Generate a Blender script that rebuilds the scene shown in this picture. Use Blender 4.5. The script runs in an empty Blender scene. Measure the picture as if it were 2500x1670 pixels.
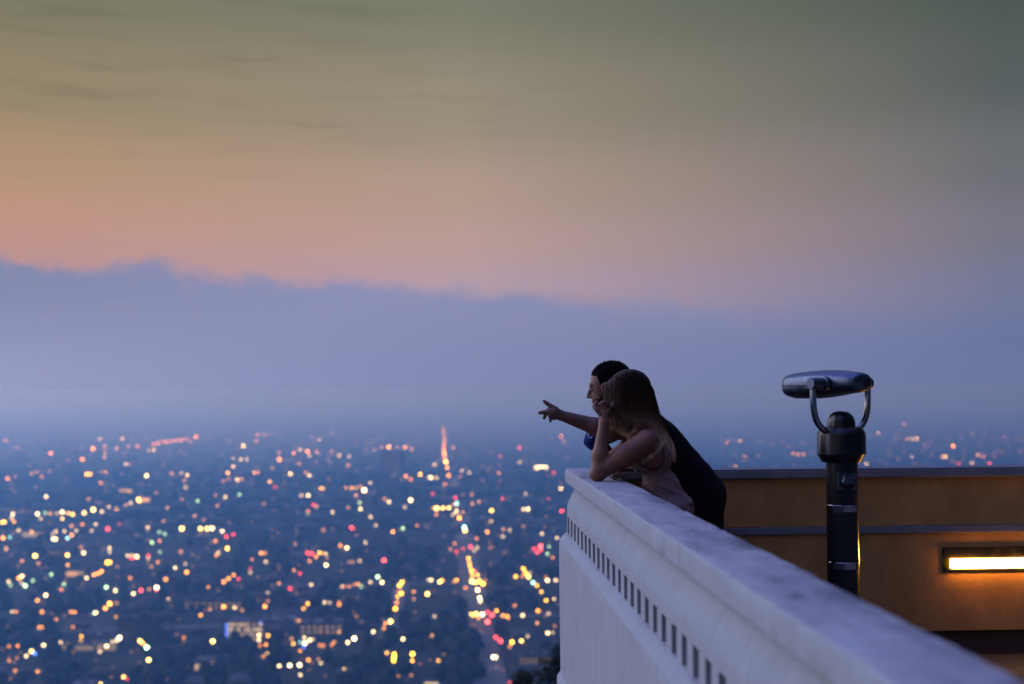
import bpy, bmesh, math, random
import numpy as np
from mathutils import Vector, Matrix, Euler

random.seed(7)
RNG = np.random.default_rng(11)
R = math.radians
scene = bpy.context.scene
COL = scene.collection

# ------------------------------------------------------------------ camera
PW, PH, FPX = 2500.0, 1670.0, 3472.0
CAM_H = 1.55
YAW, PITCH, ROLL = 2.886, 1.80, -0.38
cam_d = bpy.data.cameras.new("camera")
cam = bpy.data.objects.new("camera", cam_d)
COL.objects.link(cam)
cam_d.sensor_width = 36.0
cam_d.lens = 50.0
cam_d.clip_start = 0.05
cam_d.clip_end = 400000.0
cam_d.dof.use_dof = True
cam_d.dof.focus_distance = 7.35
cam_d.dof.aperture_fstop = 1.9
CAM_R = (Matrix.Rotation(R(-YAW), 4, 'Z') @ Matrix.Rotation(R(90 + PITCH), 4, 'X') @ Matrix.Rotation(R(ROLL), 4, 'Z'))
cam.matrix_world = Matrix.Translation((0, 0, CAM_H)) @ CAM_R
scene.camera = cam

def ray(px, py):
    """direction of a picture point (photograph pixels) in the world"""
    v = Vector(((px - PW / 2) / FPX, -(py - PH / 2) / FPX, -1.0))
    return (CAM_R.to_3x3() @ v).normalized()
def U(px, py, Y):
    d = ray(px, py)
    t = Y / d.y
    return Vector((d.x * t, Y, CAM_H + d.z * t))
def G(px, py, z):
    d = ray(px, py)
    t = (z - CAM_H) / d.z
    return Vector((d.x * t, d.y * t, z))

# ------------------------------------------------------------------ render settings
scene.render.engine = 'CYCLES'
scene.view_settings.view_transform = 'Standard'
scene.view_settings.look = 'None'
scene.view_settings.exposure = 0.0
scene.view_settings.gamma = 1.0
scene.view_settings.use_curve_mapping = False
cy = scene.cycles
cy.volume_bounces = 5
cy.max_bounces = 10
cy.sample_clamp_indirect = 4.0
cy.use_denoising = True

# ------------------------------------------------------------------ dusk sky
def lin(h):
    h = h.lstrip('#')
    out = []
    for i in (0, 2, 4):
        c = int(h[i:i + 2], 16) / 255
        out.append(c / 12.92 if c <= .04045 else ((c + .055) / 1.055) ** 2.4)
    return (*out, 1.0)

SUN_AZ, SUN_EL = -68.0, 3.0      # afterglow: to the left of the view, sun at the horizon
world = bpy.data.worlds.new("World")
scene.world = world
world.use_nodes = True
WN, WL = world.node_tree.nodes, world.node_tree.links
WN.clear()
class NT:
    def __init__(s, n, l): s.n, s.l = n, l
    def math(s, op, a, b=None, c=None, clamp=False):
        m = s.n.new('ShaderNodeMath'); m.operation = op; m.use_clamp = clamp
        for i, v in enumerate((a, b, c)):
            if v is None: continue
            if isinstance(v, (int, float)): m.inputs[i].default_value = v
            else: s.l.new(v, m.inputs[i])
        return m.outputs[0]
    def ramp(s, fac, stops, interp='EASE'):
        r = s.n.new('ShaderNodeValToRGB'); r.color_ramp.interpolation = interp
        el = r.color_ramp.elements
        while len(el) < len(stops): el.new(0.5)
        for e, (p, c) in zip(el, stops):
            e.position = p; e.color = lin(c) if isinstance(c, str) else (*c, 1.0) if len(c) == 3 else c
        s.l.new(fac, r.inputs[0])
        return r.outputs[0]
    def mix(s, f, a, b, mode='MIX'):
        m = s.n.new('ShaderNodeMix'); m.data_type = 'RGBA'; m.blend_type = mode
        for i, v in ((0, f), (6, a), (7, b)):
            if isinstance(v, (int, float)): m.inputs[i].default_value = v
            elif isinstance(v, tuple): m.inputs[i].default_value = v
            else: s.l.new(v, m.inputs[i])
        return m.outputs[2]
    def maprange(s, v, a, b, c=0.0, d=1.0, kind='SMOOTHSTEP'):
        m = s.n.new('ShaderNodeMapRange'); m.interpolation_type = kind
        for i, x in enumerate((v, a, b, c, d)):
            if isinstance(x, (int, float)): m.inputs[i].default_value = x
            else: s.l.new(x, m.inputs[i])
        return m.outputs[0]
    def noise(s, vec, scale, detail=4.0, rough=.5):
        t = s.n.new('ShaderNodeTexNoise')
        if vec is not None: s.l.new(vec, t.inputs['Vector'])
        t.inputs['Scale'].default_value = scale
        t.inputs['Detail'].default_value = detail
        t.inputs['Roughness'].default_value = rough
        return t.outputs[0]
    def comb(s, x, y, z):
        c = s.n.new('ShaderNodeCombineXYZ')
        for i, v in enumerate((x, y, z)):
            if isinstance(v, (int, float)): c.inputs[i].default_value = v
            else: s.l.new(v, c.inputs[i])
        return c.outputs[0]
W = NT(WN, WL)
tc = WN.new('ShaderNodeTexCoord')
sep = WN.new('ShaderNodeSeparateXYZ'); WL.new(tc.outputs['Generated'], sep.inputs[0])
DEG = 180 / math.pi
elev = W.math('MULTIPLY', W.math('ARCSINE', sep.outputs[2]), DEG)
azim = W.math('MULTIPLY', W.math('ARCTAN2', sep.outputs[0], sep.outputs[1]), DEG)
# how near to the afterglow we look: 1 towards it, 0 at right angles
toglow = W.math('COSINE', W.math('MULTIPLY', W.math('SUBTRACT', azim, SUN_AZ), 1 / DEG))
v = W.math('DIVIDE', W.math('MAXIMUM', elev, 0.0), 90.0)
def st(rows, tail): return [(e / 90.0, c) for e, c in rows] + tail
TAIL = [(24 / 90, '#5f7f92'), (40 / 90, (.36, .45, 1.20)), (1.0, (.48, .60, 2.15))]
skyL = W.ramp(v, st([(0.0, '#c08c92'), (5.0, '#bf9290'), (6.6, '#c29481'), (8.6, '#b39275'), (11.5, '#95866a'), (15.3, '#7a7a63')], TAIL))
skyC = W.ramp(v, st([(0.0, '#a296b4'), (4.0, '#b59ca9'), (5.8, '#ba9c98'), (7.6, '#b3998c'), (11.3, '#978d7b'), (15.3, '#7b7c6c')], TAIL))
skyR = W.ramp(v, st([(0.0, '#5b6da2'), (3.5, '#737897'), (6.0, '#777584'), (8.5, '#6b6e73'), (12.0, '#575f5f'), (15.3, '#4b5752')], TAIL))
tC = W.maprange(toglow, 0.0, 0.36, kind='LINEAR')
tL = W.maprange(toglow, 0.36, 0.66, kind='LINEAR')
clear = W.mix(tL, W.mix(tC, skyR, skyC), skyL)
# thin streaks of cloud high in the sky
strk = W.noise(W.comb(W.math('MULTIPLY', azim, 0.085), W.math('ADD', W.math('MULTIPLY', elev, 1.05), W.math('MULTIPLY', W.noise(W.comb(W.math('MULTIPLY', azim, .12), W.math('MULTIPLY', elev, .1), 3.0), 1.0, 2.0), 1.6)), 0.0), 1.9, 5.0, .55)
strk = W.maprange(strk, 0.50, 0.72)
smask = W.math('MULTIPLY', W.maprange(elev, 7.0, 11.0), W.maprange(toglow, 0.15, 0.5))
clear = W.mix(W.math('MULTIPLY', W.math('MULTIPLY', strk, smask), .17), clear, lin('#4d4c42'))
# the bank of sea fog along the horizon, higher towards the left
bank_c = W.ramp(toglow, [(0.0, '#69769f'), (0.2, '#7881aa'), (0.40, '#858bb5'), (0.66, '#989fc6'), (1.0, '#98a0be')], 'LINEAR')
bank_top = W.ramp(toglow, [(0.0, '#6e78a2'), (0.2, '#8489b0'), (0.42, '#8c90b6'), (0.66, '#8289ad'), (1.0, '#8a8ba8')], 'LINEAR')
bank_col = W.mix(W.maprange(elev, 0.0, 4.5), bank_c, bank_top)
nz = W.comb(W.math('MULTIPLY', azim, .24), W.math('MULTIPLY', elev, .42), 0.0)
bump = W.math('SUBTRACT', W.noise(nz, 1.6, 5.0, .58), .5)
edge = W.maprange(toglow, -0.05, 0.70, 2.0, 5.30, 'LINEAR')
edge = W.math('ADD', edge, W.math('MULTIPLY', bump, W.maprange(toglow, 0.05, 0.62, 0.7, 2.9, 'LINEAR')))
soft = W.maprange(toglow, -0.03, 0.32, 1.9, 0.44, 'LINEAR')
bank = W.maprange(W.math('SUBTRACT', edge, elev), W.math('MULTIPLY', soft, -1.0), soft)
bank = W.math('MULTIPLY', bank, W.maprange(W.noise(nz, 3.2, 3.0), .2, .45, .86, 1.0))
low = W.mix(bank, clear, bank_col)
nishita = WN.new('ShaderNodeTexSky')
nishita.sky_type = 'NISHITA'
nishita.sun_disc = False
nishita.sun_elevation = R(SUN_EL)
nishita.sun_rotation = R(SUN_AZ)
nishita.dust_density = 1.5
high = W.mix(1.0, nishita.outputs[0], (0.11, 0.11, 0.11, 1.0), 'MULTIPLY')
sky_all = W.mix(W.math('MULTIPLY', W.maprange(elev, 17.0, 45.0), .15), low, high)
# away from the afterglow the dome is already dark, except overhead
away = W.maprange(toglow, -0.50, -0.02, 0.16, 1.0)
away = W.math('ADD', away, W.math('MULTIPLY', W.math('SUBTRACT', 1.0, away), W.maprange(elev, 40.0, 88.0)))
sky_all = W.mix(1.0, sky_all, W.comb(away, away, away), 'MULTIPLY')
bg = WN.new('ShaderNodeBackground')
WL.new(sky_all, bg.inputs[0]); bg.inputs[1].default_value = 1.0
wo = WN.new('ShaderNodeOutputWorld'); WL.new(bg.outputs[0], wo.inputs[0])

sun_d = bpy.data.lights.new("sun", 'SUN')
sun = bpy.data.objects.new("sun", sun_d)
COL.objects.link(sun)
sun_d.energy = 2.45
sun_d.angle = R(70)
sun_d.color = (.80, .77, 1.04)
sd = Vector((math.sin(R(SUN_AZ)) * math.cos(R(15)), math.cos(R(SUN_AZ)) * math.cos(R(15)), math.sin(R(15))))
sun.rotation_euler = sd.to_track_quat('Z', 'Y').to_euler()

# ------------------------------------------------------------------ materials
MATS = {}
def material(name, color, rough=.6, metal=0.0, spec=.5, var=None, bump=None, coat=0.0, extra=None):
    if name in MATS: return MATS[name]
    m = bpy.data.materials.new(name); m.use_nodes = True
    n, l = m.node_tree.nodes, m.node_tree.links
    p = n['Principled BSDF']
    N = NT(n, l)
    p.inputs['Base Color'].default_value = (*color, 1)
    p.inputs['Roughness'].default_value = rough
    p.inputs['Metallic'].default_value = metal
    p.inputs['Specular IOR Level'].default_value = spec
    p.inputs['Coat Weight'].default_value = coat
    t = n.new('ShaderNodeTexCoord')
    if var:   # (scale, amount, stretch)
        mp = n.new('ShaderNodeMapping'); l.new(t.outputs['Object'], mp.inputs[0])
        mp.inputs['Scale'].default_value = var[2] if len(var) > 2 else (1, 1, 1)
        f = N.noise(mp.outputs[0], var[0], 6.0, .6)
        dark = tuple(c * (1 - var[1]) for c in color); lite = tuple(min(1, c * (1 + var[1] * .6)) for c in color)
        l.new(N.ramp(f, [(0.3, dark), (0.7, lite)], 'LINEAR'), p.inputs['Base Color'])
        l.new(N.maprange(f, .3, .7, max(.05, rough - .12), min(1, rough + .1)), p.inputs['Roughness'])
    if bump:  # (scale, strength, distance)
        b = n.new('ShaderNodeBump'); b.inputs['Strength'].default_value = bump[1]; b.inputs['Distance'].default_value = bump[2]
        l.new(N.noise(t.outputs['Object'], bump[0], 6.0, .6), b.inputs['Height'])
        l.new(b.outputs[0], p.inputs['Normal'])
    if extra: extra(m, N, p, t)
    MATS[name] = m
    return m

def glow(name, color, strength):
    if name in MATS: return MATS[name]
    m = bpy.data.materials.new(name); m.use_nodes = True
    n, l = m.node_tree.nodes, m.node_tree.links
    n.clear()
    e = n.new('ShaderNodeEmission'); e.inputs[0].default_value = (*color, 1); e.inputs[1].default_value = strength
    o = n.new('ShaderNodeOutputMaterial'); l.new(e.outputs[0], o.inputs[0])
    m.cycles.emission_sampling = 'NONE'
    MATS[name] = m
    return m

def plaster_extra(m, N, p, t):
    # painted plaster: vertical rain streaks on the faces, dark stains along the coping
    sp = N.n.new('ShaderNodeSeparateXYZ'); N.l.new(t.outputs['Object'], sp.inputs[0])
    st_ = N.noise(N.comb(N.math('MULTIPLY', sp.outputs[1], 12.0), N.math('MULTIPLY', sp.outputs[0], 12.0), N.math('MULTIPLY', sp.outputs[2], 1.3)), 1.6, 5.0, .6)
    blot = N.noise(t.outputs['Object'], 5.0, 6.0, .65)
    stain = N.noise(N.comb(N.math('MULTIPLY', sp.outputs[0], 7.0), N.math('MULTIPLY', sp.outputs[1], 1.7), 5.0), 1.0, 4.0, .6)
    geo = N.n.new('ShaderNodeNewGeometry')
    ns = N.n.new('ShaderNodeSeparateXYZ'); N.l.new(geo.outputs['Normal'], ns.inputs[0])
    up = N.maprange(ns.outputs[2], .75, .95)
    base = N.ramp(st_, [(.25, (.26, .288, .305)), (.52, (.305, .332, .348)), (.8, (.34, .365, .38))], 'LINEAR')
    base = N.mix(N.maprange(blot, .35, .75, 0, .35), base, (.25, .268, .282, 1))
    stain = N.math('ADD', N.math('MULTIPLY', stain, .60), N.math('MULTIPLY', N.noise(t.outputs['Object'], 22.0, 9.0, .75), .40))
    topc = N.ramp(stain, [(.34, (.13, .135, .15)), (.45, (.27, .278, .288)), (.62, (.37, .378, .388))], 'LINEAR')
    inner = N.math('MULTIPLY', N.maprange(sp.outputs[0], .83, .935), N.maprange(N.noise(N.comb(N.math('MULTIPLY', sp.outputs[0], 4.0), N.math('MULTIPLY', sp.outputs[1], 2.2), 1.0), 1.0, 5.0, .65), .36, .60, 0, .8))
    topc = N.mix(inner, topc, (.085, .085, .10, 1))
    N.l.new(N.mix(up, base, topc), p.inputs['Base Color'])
    b = N.n.new('ShaderNodeBump'); b.inputs['Strength'].default_value = .5; b.inputs['Distance'].default_value = .006
    N.l.new(N.math('ADD', N.noise(t.outputs['Object'], 40.0, 5.0), N.noise(t.outputs['Object'], 9.0, 4.0)), b.inputs['Height'])
    N.l.new(b.outputs[0], p.inputs['Normal'])
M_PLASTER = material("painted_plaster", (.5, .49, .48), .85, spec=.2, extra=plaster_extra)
M_WALL = material("terracotta_plaster", (.62, .28, .085), .85, spec=.2, var=(3.5, .28, (1, 1, .6)), bump=(30, .4, .004))
M_BAND = material("grey_stone_band", (.24, .215, .215), .8, spec=.2, var=(6, .3), bump=(35, .4, .004))
M_DARKTOP = material("dark_stone_top", (.10, .11, .14), .7, var=(5, .35))
M_FLOOR = material("terrace_paving", (.20, .185, .17), .8, var=(4, .35), bump=(20, .4, .004))
M_BLACK = material("black_paint", (.006, .006, .007), .28, spec=.4)
M_BLACK2 = material("black_recess", (.012, .011, .011), .5)
M_STEEL = material("brushed_steel", (.10, .125, .17), .40, 1.0, var=(40, .12))
M_CHROME = material("polished_steel", (.30, .30, .30), .16, 1.0)
M_BRONZE = material("dark_bronze_plate", (.035, .028, .022), .42, .8, var=(20, .3))
M_RUBBER = material("black_rubber", (.01, .01, .01), .6)

# ------------------------------------------------------------------ mesh helpers
def link(o, parent=None):
    COL.objects.link(o)
    if parent is not None: o.parent = parent
    return o
def mesh_obj(name, verts, faces, mat, parent=None, smooth=False):
    me = bpy.data.meshes.new(name)
    me.from_pydata([tuple(v) for v in verts], [], faces)
    if isinstance(mat, (list, tuple)):
        for m_ in mat: me.materials.append(m_)
    elif mat: me.materials.append(mat)
    me.update()
    if smooth: me.polygons.foreach_set('use_smooth', [True] * len(me.polygons))
    return link(bpy.data.objects.new(name, me), parent)
def bm_obj(name, bm, mat, parent=None, smooth=False, auto=None):
    me = bpy.data.meshes.new(name)
    bmesh.ops.recalc_face_normals(bm, faces=bm.faces)
    bm.to_mesh(me); bm.free()
    if isinstance(mat, (list, tuple)):
        for m_ in mat: me.materials.append(m_)
    elif mat: me.materials.append(mat)
    if smooth: me.polygons.foreach_set('use_smooth', [True] * len(me.polygons))
    o = link(bpy.data.objects.new(name, me), parent)
    if auto: me.set_sharp_from_angle(angle=R(auto))
    return o
def thing(name, label, cat, loc=(0, 0, 0), group=None, rz=0.0):
    o = bpy.data.objects.new(name, None)
    o.empty_display_size = .1
    COL.objects.link(o)
    o.location = loc; o.rotation_euler.z = rz
    return tag(o, label, cat, group)
def tag(o, label=None, cat=None, group=None, kind=None):
    for k, val in (('label', label), ('category', cat), ('group', group), ('kind', kind)):
        if val: o[k] = val
    return o
def box(bm, c, s, bevel=0.0, rot=None):
    m = Matrix.Translation(c) @ (rot.to_4x4() if rot else Matrix()) @ Matrix.Diagonal((*s, 1))
    r = bmesh.ops.create_cube(bm, size=1.0, matrix=m)
    if bevel:
        vs = set(r['verts'])
        es = [e for e in bm.edges if e.verts[0] in vs and e.verts[1] in vs]
        bmesh.ops.bevel(bm, geom=es, offset=bevel, segments=2, affect='EDGES', profile=.6)
def tube(bm, pts, rad, seg=12, caps=True):
    pts = [Vector(p) for p in pts]
    rads = rad if isinstance(rad, (list, tuple)) else [rad] * len(pts)
    rings, up = [], None
    for i, p in enumerate(pts):
        t = (pts[min(i + 1, len(pts) - 1)] - pts[max(i - 1, 0)]).normalized()
        if up is None:
            up = Vector((0, 0, 1)) if abs(t.z) < .9 else Vector((1, 0, 0))
        a = t.cross(up).normalized(); b = a.cross(t).normalized(); up = b
        rings.append([bm.verts.new(p + (a * math.cos(k * 2 * math.pi / seg) + b * math.sin(k * 2 * math.pi / seg)) * rads[i]) for k in range(seg)])
    for r0, r1 in zip(rings, rings[1:]):
        for k in range(seg):
            bm.faces.new((r0[k], r0[(k + 1) % seg], r1[(k + 1) % seg], r1[k]))
    if caps:
        bm.faces.new(rings[0][::-1]); bm.faces.new(rings[-1])
def lathe(bm, prof, seg=40, center=(0, 0, 0), capb=True, capt=True):
    rings = []
    for r, z in prof:
        rings.append([bm.verts.new((center[0] + r * math.cos(2 * math.pi * k / seg), center[1] + r * math.sin(2 * math.pi * k / seg), center[2] + z)) for k in range(seg)])
    for r0, r1 in zip(rings, rings[1:]):
        for k in range(seg): bm.faces.new((r0[k], r0[(k + 1) % seg], r1[(k + 1) % seg], r1[k]))
    if capb: bm.faces.new(rings[0][::-1])
    if capt: bm.faces.new(rings[-1])
def vnoise(p, s=1.0):
    from mathutils import noise
    return noise.noise(Vector(p) * s)

# ------------------------------------------------------------------ ground: hill under the terrace, city plain beyond
CITY_Z = -250.0
def ground_z(r):
    return max(CITY_Z, -7.0 - .50 * max(0.0, r - 14.0))
def ground_mat():
    def ex(m, N, p, t):
        pos = t.outputs['Object']
        vor = N.n.new('ShaderNodeTexVoronoi'); N.l.new(pos, vor.inputs['Vector']); vor.inputs['Scale'].default_value = .016
        n1 = N.noise(pos, .012, 5.0, .6)
        n2 = N.noise(pos, .0018, 4.0, .6)
        c = N.ramp(n1, [(.38, (.010, .013, .010)), (.55, (.020, .022, .022)), (.68, (.05, .047, .047))], 'LINEAR')
        blocks = N.ramp(vor.outputs['Color'], [(0.0, (.010, .012, .009)), (.6, (.025, .025, .024)), (1.0, (.07, .066, .062))], 'LINEAR')
        c = N.mix(.45, c, blocks)
        c = N.mix(N.maprange(n2, .35, .65, 0, .6), c, (.014, .019, .012, 1))
        N.l.new(c, p.inputs['Base Color'])
    return material("city_plain", (.05, .05, .05), .9, spec=.1, extra=ex)
vs, fs = [], []
radii = [0.0, 6, 14] + [14 + 40 * k for k in range(1, 13)] + [700, 1000, 1400, 2000, 3000, 4500, 7000, 10000, 15000, 22000, 32000, 47000, 68000, 95000]
NA = 96
for r in radii:
    for k in range(NA):
        a = 2 * math.pi * k / NA
        jit = 0.0 if r < 20 or ground_z(r) <= CITY_Z else 3.0 * vnoise((math.cos(a) * r, math.sin(a) * r, 0), .02)
        vs.append((3 + r * math.cos(a), 2 + r * math.sin(a), ground_z(r) + jit))
for i in range(len(radii) - 1):
    for k in range(NA):
        fs.append((i * NA + k, (i + 1) * NA + k, (i + 1) * NA + (k + 1) % NA, i * NA + (k + 1) % NA))
ground = mesh_obj("ground", vs, fs, ground_mat(), smooth=True)
tag(ground, kind='structure')
bmg = bmesh.new(); bmg.from_mesh(ground.data); bmesh.ops.remove_doubles(bmg, verts=bmg.verts, dist=.001); bmg.to_mesh(ground.data); bmg.free()

# ------------------------------------------------------------------ haze: one box of air over hill and city
bm = bmesh.new()
HX, HY0, HY1, HZ0, HZ1 = 98000, -98000, 98000, CITY_Z - 1.5, 2.0
box(bm, (0, 0, (HZ0 + HZ1) / 2), (2 * HX, HY1 - HY0, HZ1 - HZ0))
mh = bpy.data.materials.new("haze_air"); mh.use_nodes = True
mh.node_tree.nodes.clear()
pv = mh.node_tree.nodes.new('ShaderNodeVolumePrincipled')
pv.inputs['Color'].default_value = (.19, .52, 1.0, 1)
pv.inputs['Absorption Color'].default_value = (.90, .96, 1, 1)
pv.inputs['Density'].default_value = 0.00025
pv.inputs['Anisotropy'].default_value = 0.58
oh = mh.node_tree.nodes.new('ShaderNodeOutputMaterial'); mh.node_tree.links.new(pv.outputs[0], oh.inputs['Volume'])
haze = bm_obj("haze", bm, mh)
tag(haze, "pale blue evening haze over the whole city plain", "haze", kind='stuff')

# sea fog lying over the far half of the plain, thickening with distance
bm = bmesh.new()
FY0 = 4000.0
box(bm, (0, (FY0 + 97000) / 2, (HZ0 + .4 + 1.2) / 2), (194000, 97000 - FY0, 1.2 - HZ0 - .4))
mf_ = bpy.data.materials.new("sea_fog"); mf_.use_nodes = True
mf_.node_tree.nodes.clear()
pf = mf_.node_tree.nodes.new('ShaderNodeVolumePrincipled')
pf.inputs['Color'].default_value = (.86, .90, 1.0, 1)
pf.inputs['Absorption Color'].default_value = (.55, .62, 1, 1)
pf.inputs['Density'].default_value = 0.00017
pf.inputs['Anisotropy'].default_value = 0.58
of_ = mf_.node_tree.nodes.new('ShaderNodeOutputMaterial'); mf_.node_tree.links.new(pf.outputs[0], of_.inputs['Volume'])
tag(bm_obj("sea_fog", bm, mf_), "pale lavender sea fog hiding the far end of the city plain", "fog", kind='stuff')

# ------------------------------------------------------------------ terrace
bm = bmesh.new()
box(bm, (7.0, -1.0, -.15), (12.2, 18.0, .30))
tag(bm_obj("terrace_floor", bm, M_FLOOR), kind='structure')

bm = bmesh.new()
box(bm, (5.0, 7.36, .0025), (8.1, 1.48, .004))  # added dark strip: paints the shade on the floor along the wall
tag(bm_obj("floor_shade_strip", bm, material("floor_shade", (.012, .009, .008), .8, var=(4, .3))), kind='structure')

# --- long plastered parapet with a row of square drain slots
PY0, PY1 = -3.0, 8.27
def sweep(name, prof, mat, parent, y0=PY0, y1=PY1, n=420, amp=.0022, closed=True, endlap=None):
    vs, fs = [], []
    ys = [y0 + (y1 - y0) * i / n for i in range(n + 1)]
    K = len(prof)
    for y in ys:
        for (x, z) in prof:
            dx = amp * vnoise((x * 3, y, z * 3), 7.0) + amp * .8 * vnoise((x * 5, y, z * 5), 23.0)
            dz = amp * vnoise((x * 3 + 9, y, z * 3), 8.0) + amp * .7 * vnoise((x * 3 + 9, y, z * 3), 31.0)
            vs.append((x + dx, y, z + dz))
    for i in range(n):
        for k in range(K if closed else K - 1):
            a, b = i * K + k, i * K + (k + 1) % K
            fs.append((a, b, b + K, a + K))
    if closed:
        fs.append(tuple(range(K))[::-1]); fs.append(tuple(n * K + k for k in range(K)))
    o = mesh_obj(name, vs, fs, mat, parent, smooth=True)
    bmx = bmesh.new(); bmx.from_mesh(o.data); bmesh.ops.recalc_face_normals(bmx, faces=bmx.faces); bmx.to_mesh(o.data); bmx.free()
    o.data.set_sharp_from_angle(angle=R(24))
    return o
par = thing("parapet_wall", "long pale plastered parapet with a row of drain slots, under the couple's elbows", "parapet", (0, 0, 0))
SLZ0, SLZ1 = .700, .796
XF = .730
sweep("coping", [(.770, .986), (.7225, .994), (.7195, .999), (.7195, 1.035), (.7215, 1.064), (.7255, 1.0705), (.745, 1.0738), (.80, 1.0735), (.90, 1.0715), (.936, 1.069), (.944, 1.060), (.946, .99), (.936, .982)], M_PLASTER, par, amp=.0030)
sweep("upper_face", [(.938, .9835), (.79, .9838), (.785, .965), (.766, .935), (.747, .90), (.734, .87), (XF - .001, .83), (XF, SLZ1), (.938, SLZ1)], M_PLASTER, par, y1=PY1 - .004, amp=.0016)
sweep("plinth", [(.938, SLZ0), (XF, SLZ0), (XF - .012, SLZ0 - .006), (.694, .668), (.687, .655), (.685, .60), (.686, .2), (.687, -.10), (.668, -.13), (.666, -.16), (.667, -7.8), (.938, -7.8)], M_PLASTER, par, y1=PY1 + .03, amp=.0022)
SLW, SLP = .097, .1945
rj = random.Random(4)
slots = [8.175 - SLP * i + rj.uniform(-.005, .005) for i in range(57)]
edges_ = [PY1 - .004] + [e for y in slots for e in (y + SLW / 2 + rj.uniform(-.004, .003), y - SLW / 2 + rj.uniform(-.003, .004))] + [PY0]
pier_me = None
for k in range(0, len(edges_) - 1, 2):
    y1_, y0_ = edges_[k], edges_[k + 1] if k + 1 < len(edges_) else PY0
    if y1_ - y0_ < .004: continue
    bm = bmesh.new()
    box(bm, ((XF + .86) / 2, (y0_ + y1_) / 2, (SLZ0 + SLZ1) / 2), (.86 - XF, y1_ - y0_, SLZ1 - SLZ0 - .0006))
    bm_obj("pier", bm, M_PLASTER, par)
bm = bmesh.new(); box(bm, (.90, (PY0 + PY1) / 2 - .006, (SLZ0 + SLZ1) / 2), (.076, PY1 - PY0 - .014, SLZ1 - SLZ0 - .0006))
bm_obj("slot_back", bm, M_PLASTER, par)

# --- terracotta wall closing the terrace, with grey bands and a lamp
WY = 8.03
wall = thing("terrace_wall", "low orange-brown wall with grey coping and grey band behind the viewer", "wall", (0, 0, 0))
X0w, X1w = .95, 9.0
def wbox(name, x0, x1, y0, y1, z0, z1, mat, bev=.004):
    bm = bmesh.new()
    box(bm, ((x0 + x1) / 2, (y0 + y1) / 2, (z0 + z1) / 2), (x1 - x0, y1 - y0, z1 - z0), bev)
    return bm_obj(name, bm, mat, wall)
wbox("upper_panel", X0w, X1w, WY, 8.20, .742, 1.018, M_WALL)
wbox("string_course", X0w, X1w, WY - .014, 8.205, .700, .7405, M_BAND)
wbox("lower_panel", X0w, X1w, WY, 8.20, .140, .6985, M_WALL)
wbox("base_recess", X0w, X1w, WY + .022, 8.20, -.02, .139, material("shaded_base_plaster", (.10, .045, .025), .9))  # wall base coloured dark for the shade in the recess
cop = wbox("coping", X0w - .003, X1w, WY - .030, 8.225, 1.0195, 1.066, M_BAND, .007)
ct = wbox("coping_top", X0w - .003, X1w, WY - .028, 8.223, 1.0675, 1.0715, M_DARKTOP, .0015)
ct.parent = cop

# wall lamp (long slot light in a bronze plate)
fx0 = U(2300, 1365, WY).x
zc = U(2400, 1365, WY).z
lamp = thing("wall_lamp", "long glowing slot lamp in a dark bronze plate on the orange-brown wall", "lamp", (fx0, WY, zc))
def lampbox(name, x0, x1, y0, y1, z0, z1, mat, parent, bev=0):
    bm = bmesh.new(); box(bm, ((x0 + x1) / 2, (y0 + y1) / 2, (z0 + z1) / 2), (x1 - x0, y1 - y0, z1 - z0), bev)
    return bm_obj(name, bm, mat, parent)
LL = 1.05
zt, zb = .070, -.070
sz0, sz1 = -.052, .008
lampbox("plate", 0, LL, -.010, -.0005, sz1, zt, M_BRONZE, lamp, .002).name = "face_plate"
lampbox("face_plate", 0, LL, -.010, -.0005, zb, sz0, M_BRONZE, lamp, .002)
lampbox("face_plate", 0, .042, -.0095, -.0008, sz0, sz1, M_BRONZE, lamp)
lampbox("face_plate", LL - .042, LL, -.0095, -.0008, sz0, sz1, M_BRONZE, lamp)
ml = bpy.data.materials.new("lamp_diffuser"); ml.use_nodes = True
ml.node_tree.nodes.clear()
e = ml.node_tree.nodes.new('ShaderNodeEmission'); e.inputs[0].default_value = (1.0, .48, .09, 1); e.inputs[1].default_value = 27.0
o_ = ml.node_tree.nodes.new('ShaderNodeOutputMaterial'); ml.node_tree.links.new(e.outputs[0], o_.inputs[0])
lampbox("diffuser", .043, LL - .043, -.034, -.003, sz0 + .0015, sz1 - .0015, ml, lamp, .006)
for (sx, sz_) in ((.017, .045), (.017, -.045), (LL - .017, .045), (LL - .017, -.045)):
    bm = bmesh.new(); tube(bm, [(sx, -.0098, sz_), (sx, -.0135, sz_)], .006, 10)
    bm_obj("screw", bm, M_STEEL, lamp)

# ------------------------------------------------------------------ coin viewer
VY = 7.18
vb = U(2053, 1000, VY)
vx = vb.x
viewer = thing("coin_viewer", "black coin-operated viewer with a steel binocular head on a fork", "viewer", (vx, VY, 0))
def vz(py): return U(2056, py, VY).z
PXM = FPX / (VY + .15)
rP = 38.0 / PXM
z_col0, z_ch0, z_col1, z_colt = vz(1129), vz(1108), vz(1062), vz(1042)
# post with a recessed window between two polished bands
bm = bmesh.new()
lathe(bm, [(.15, 0), (.15, .012), (.145, .018), (rP + .02, .02), (rP, .04), (rP, z_col0 + .01)], 48)
wz0, wz1 = vz(1386), vz(1232)
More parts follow.
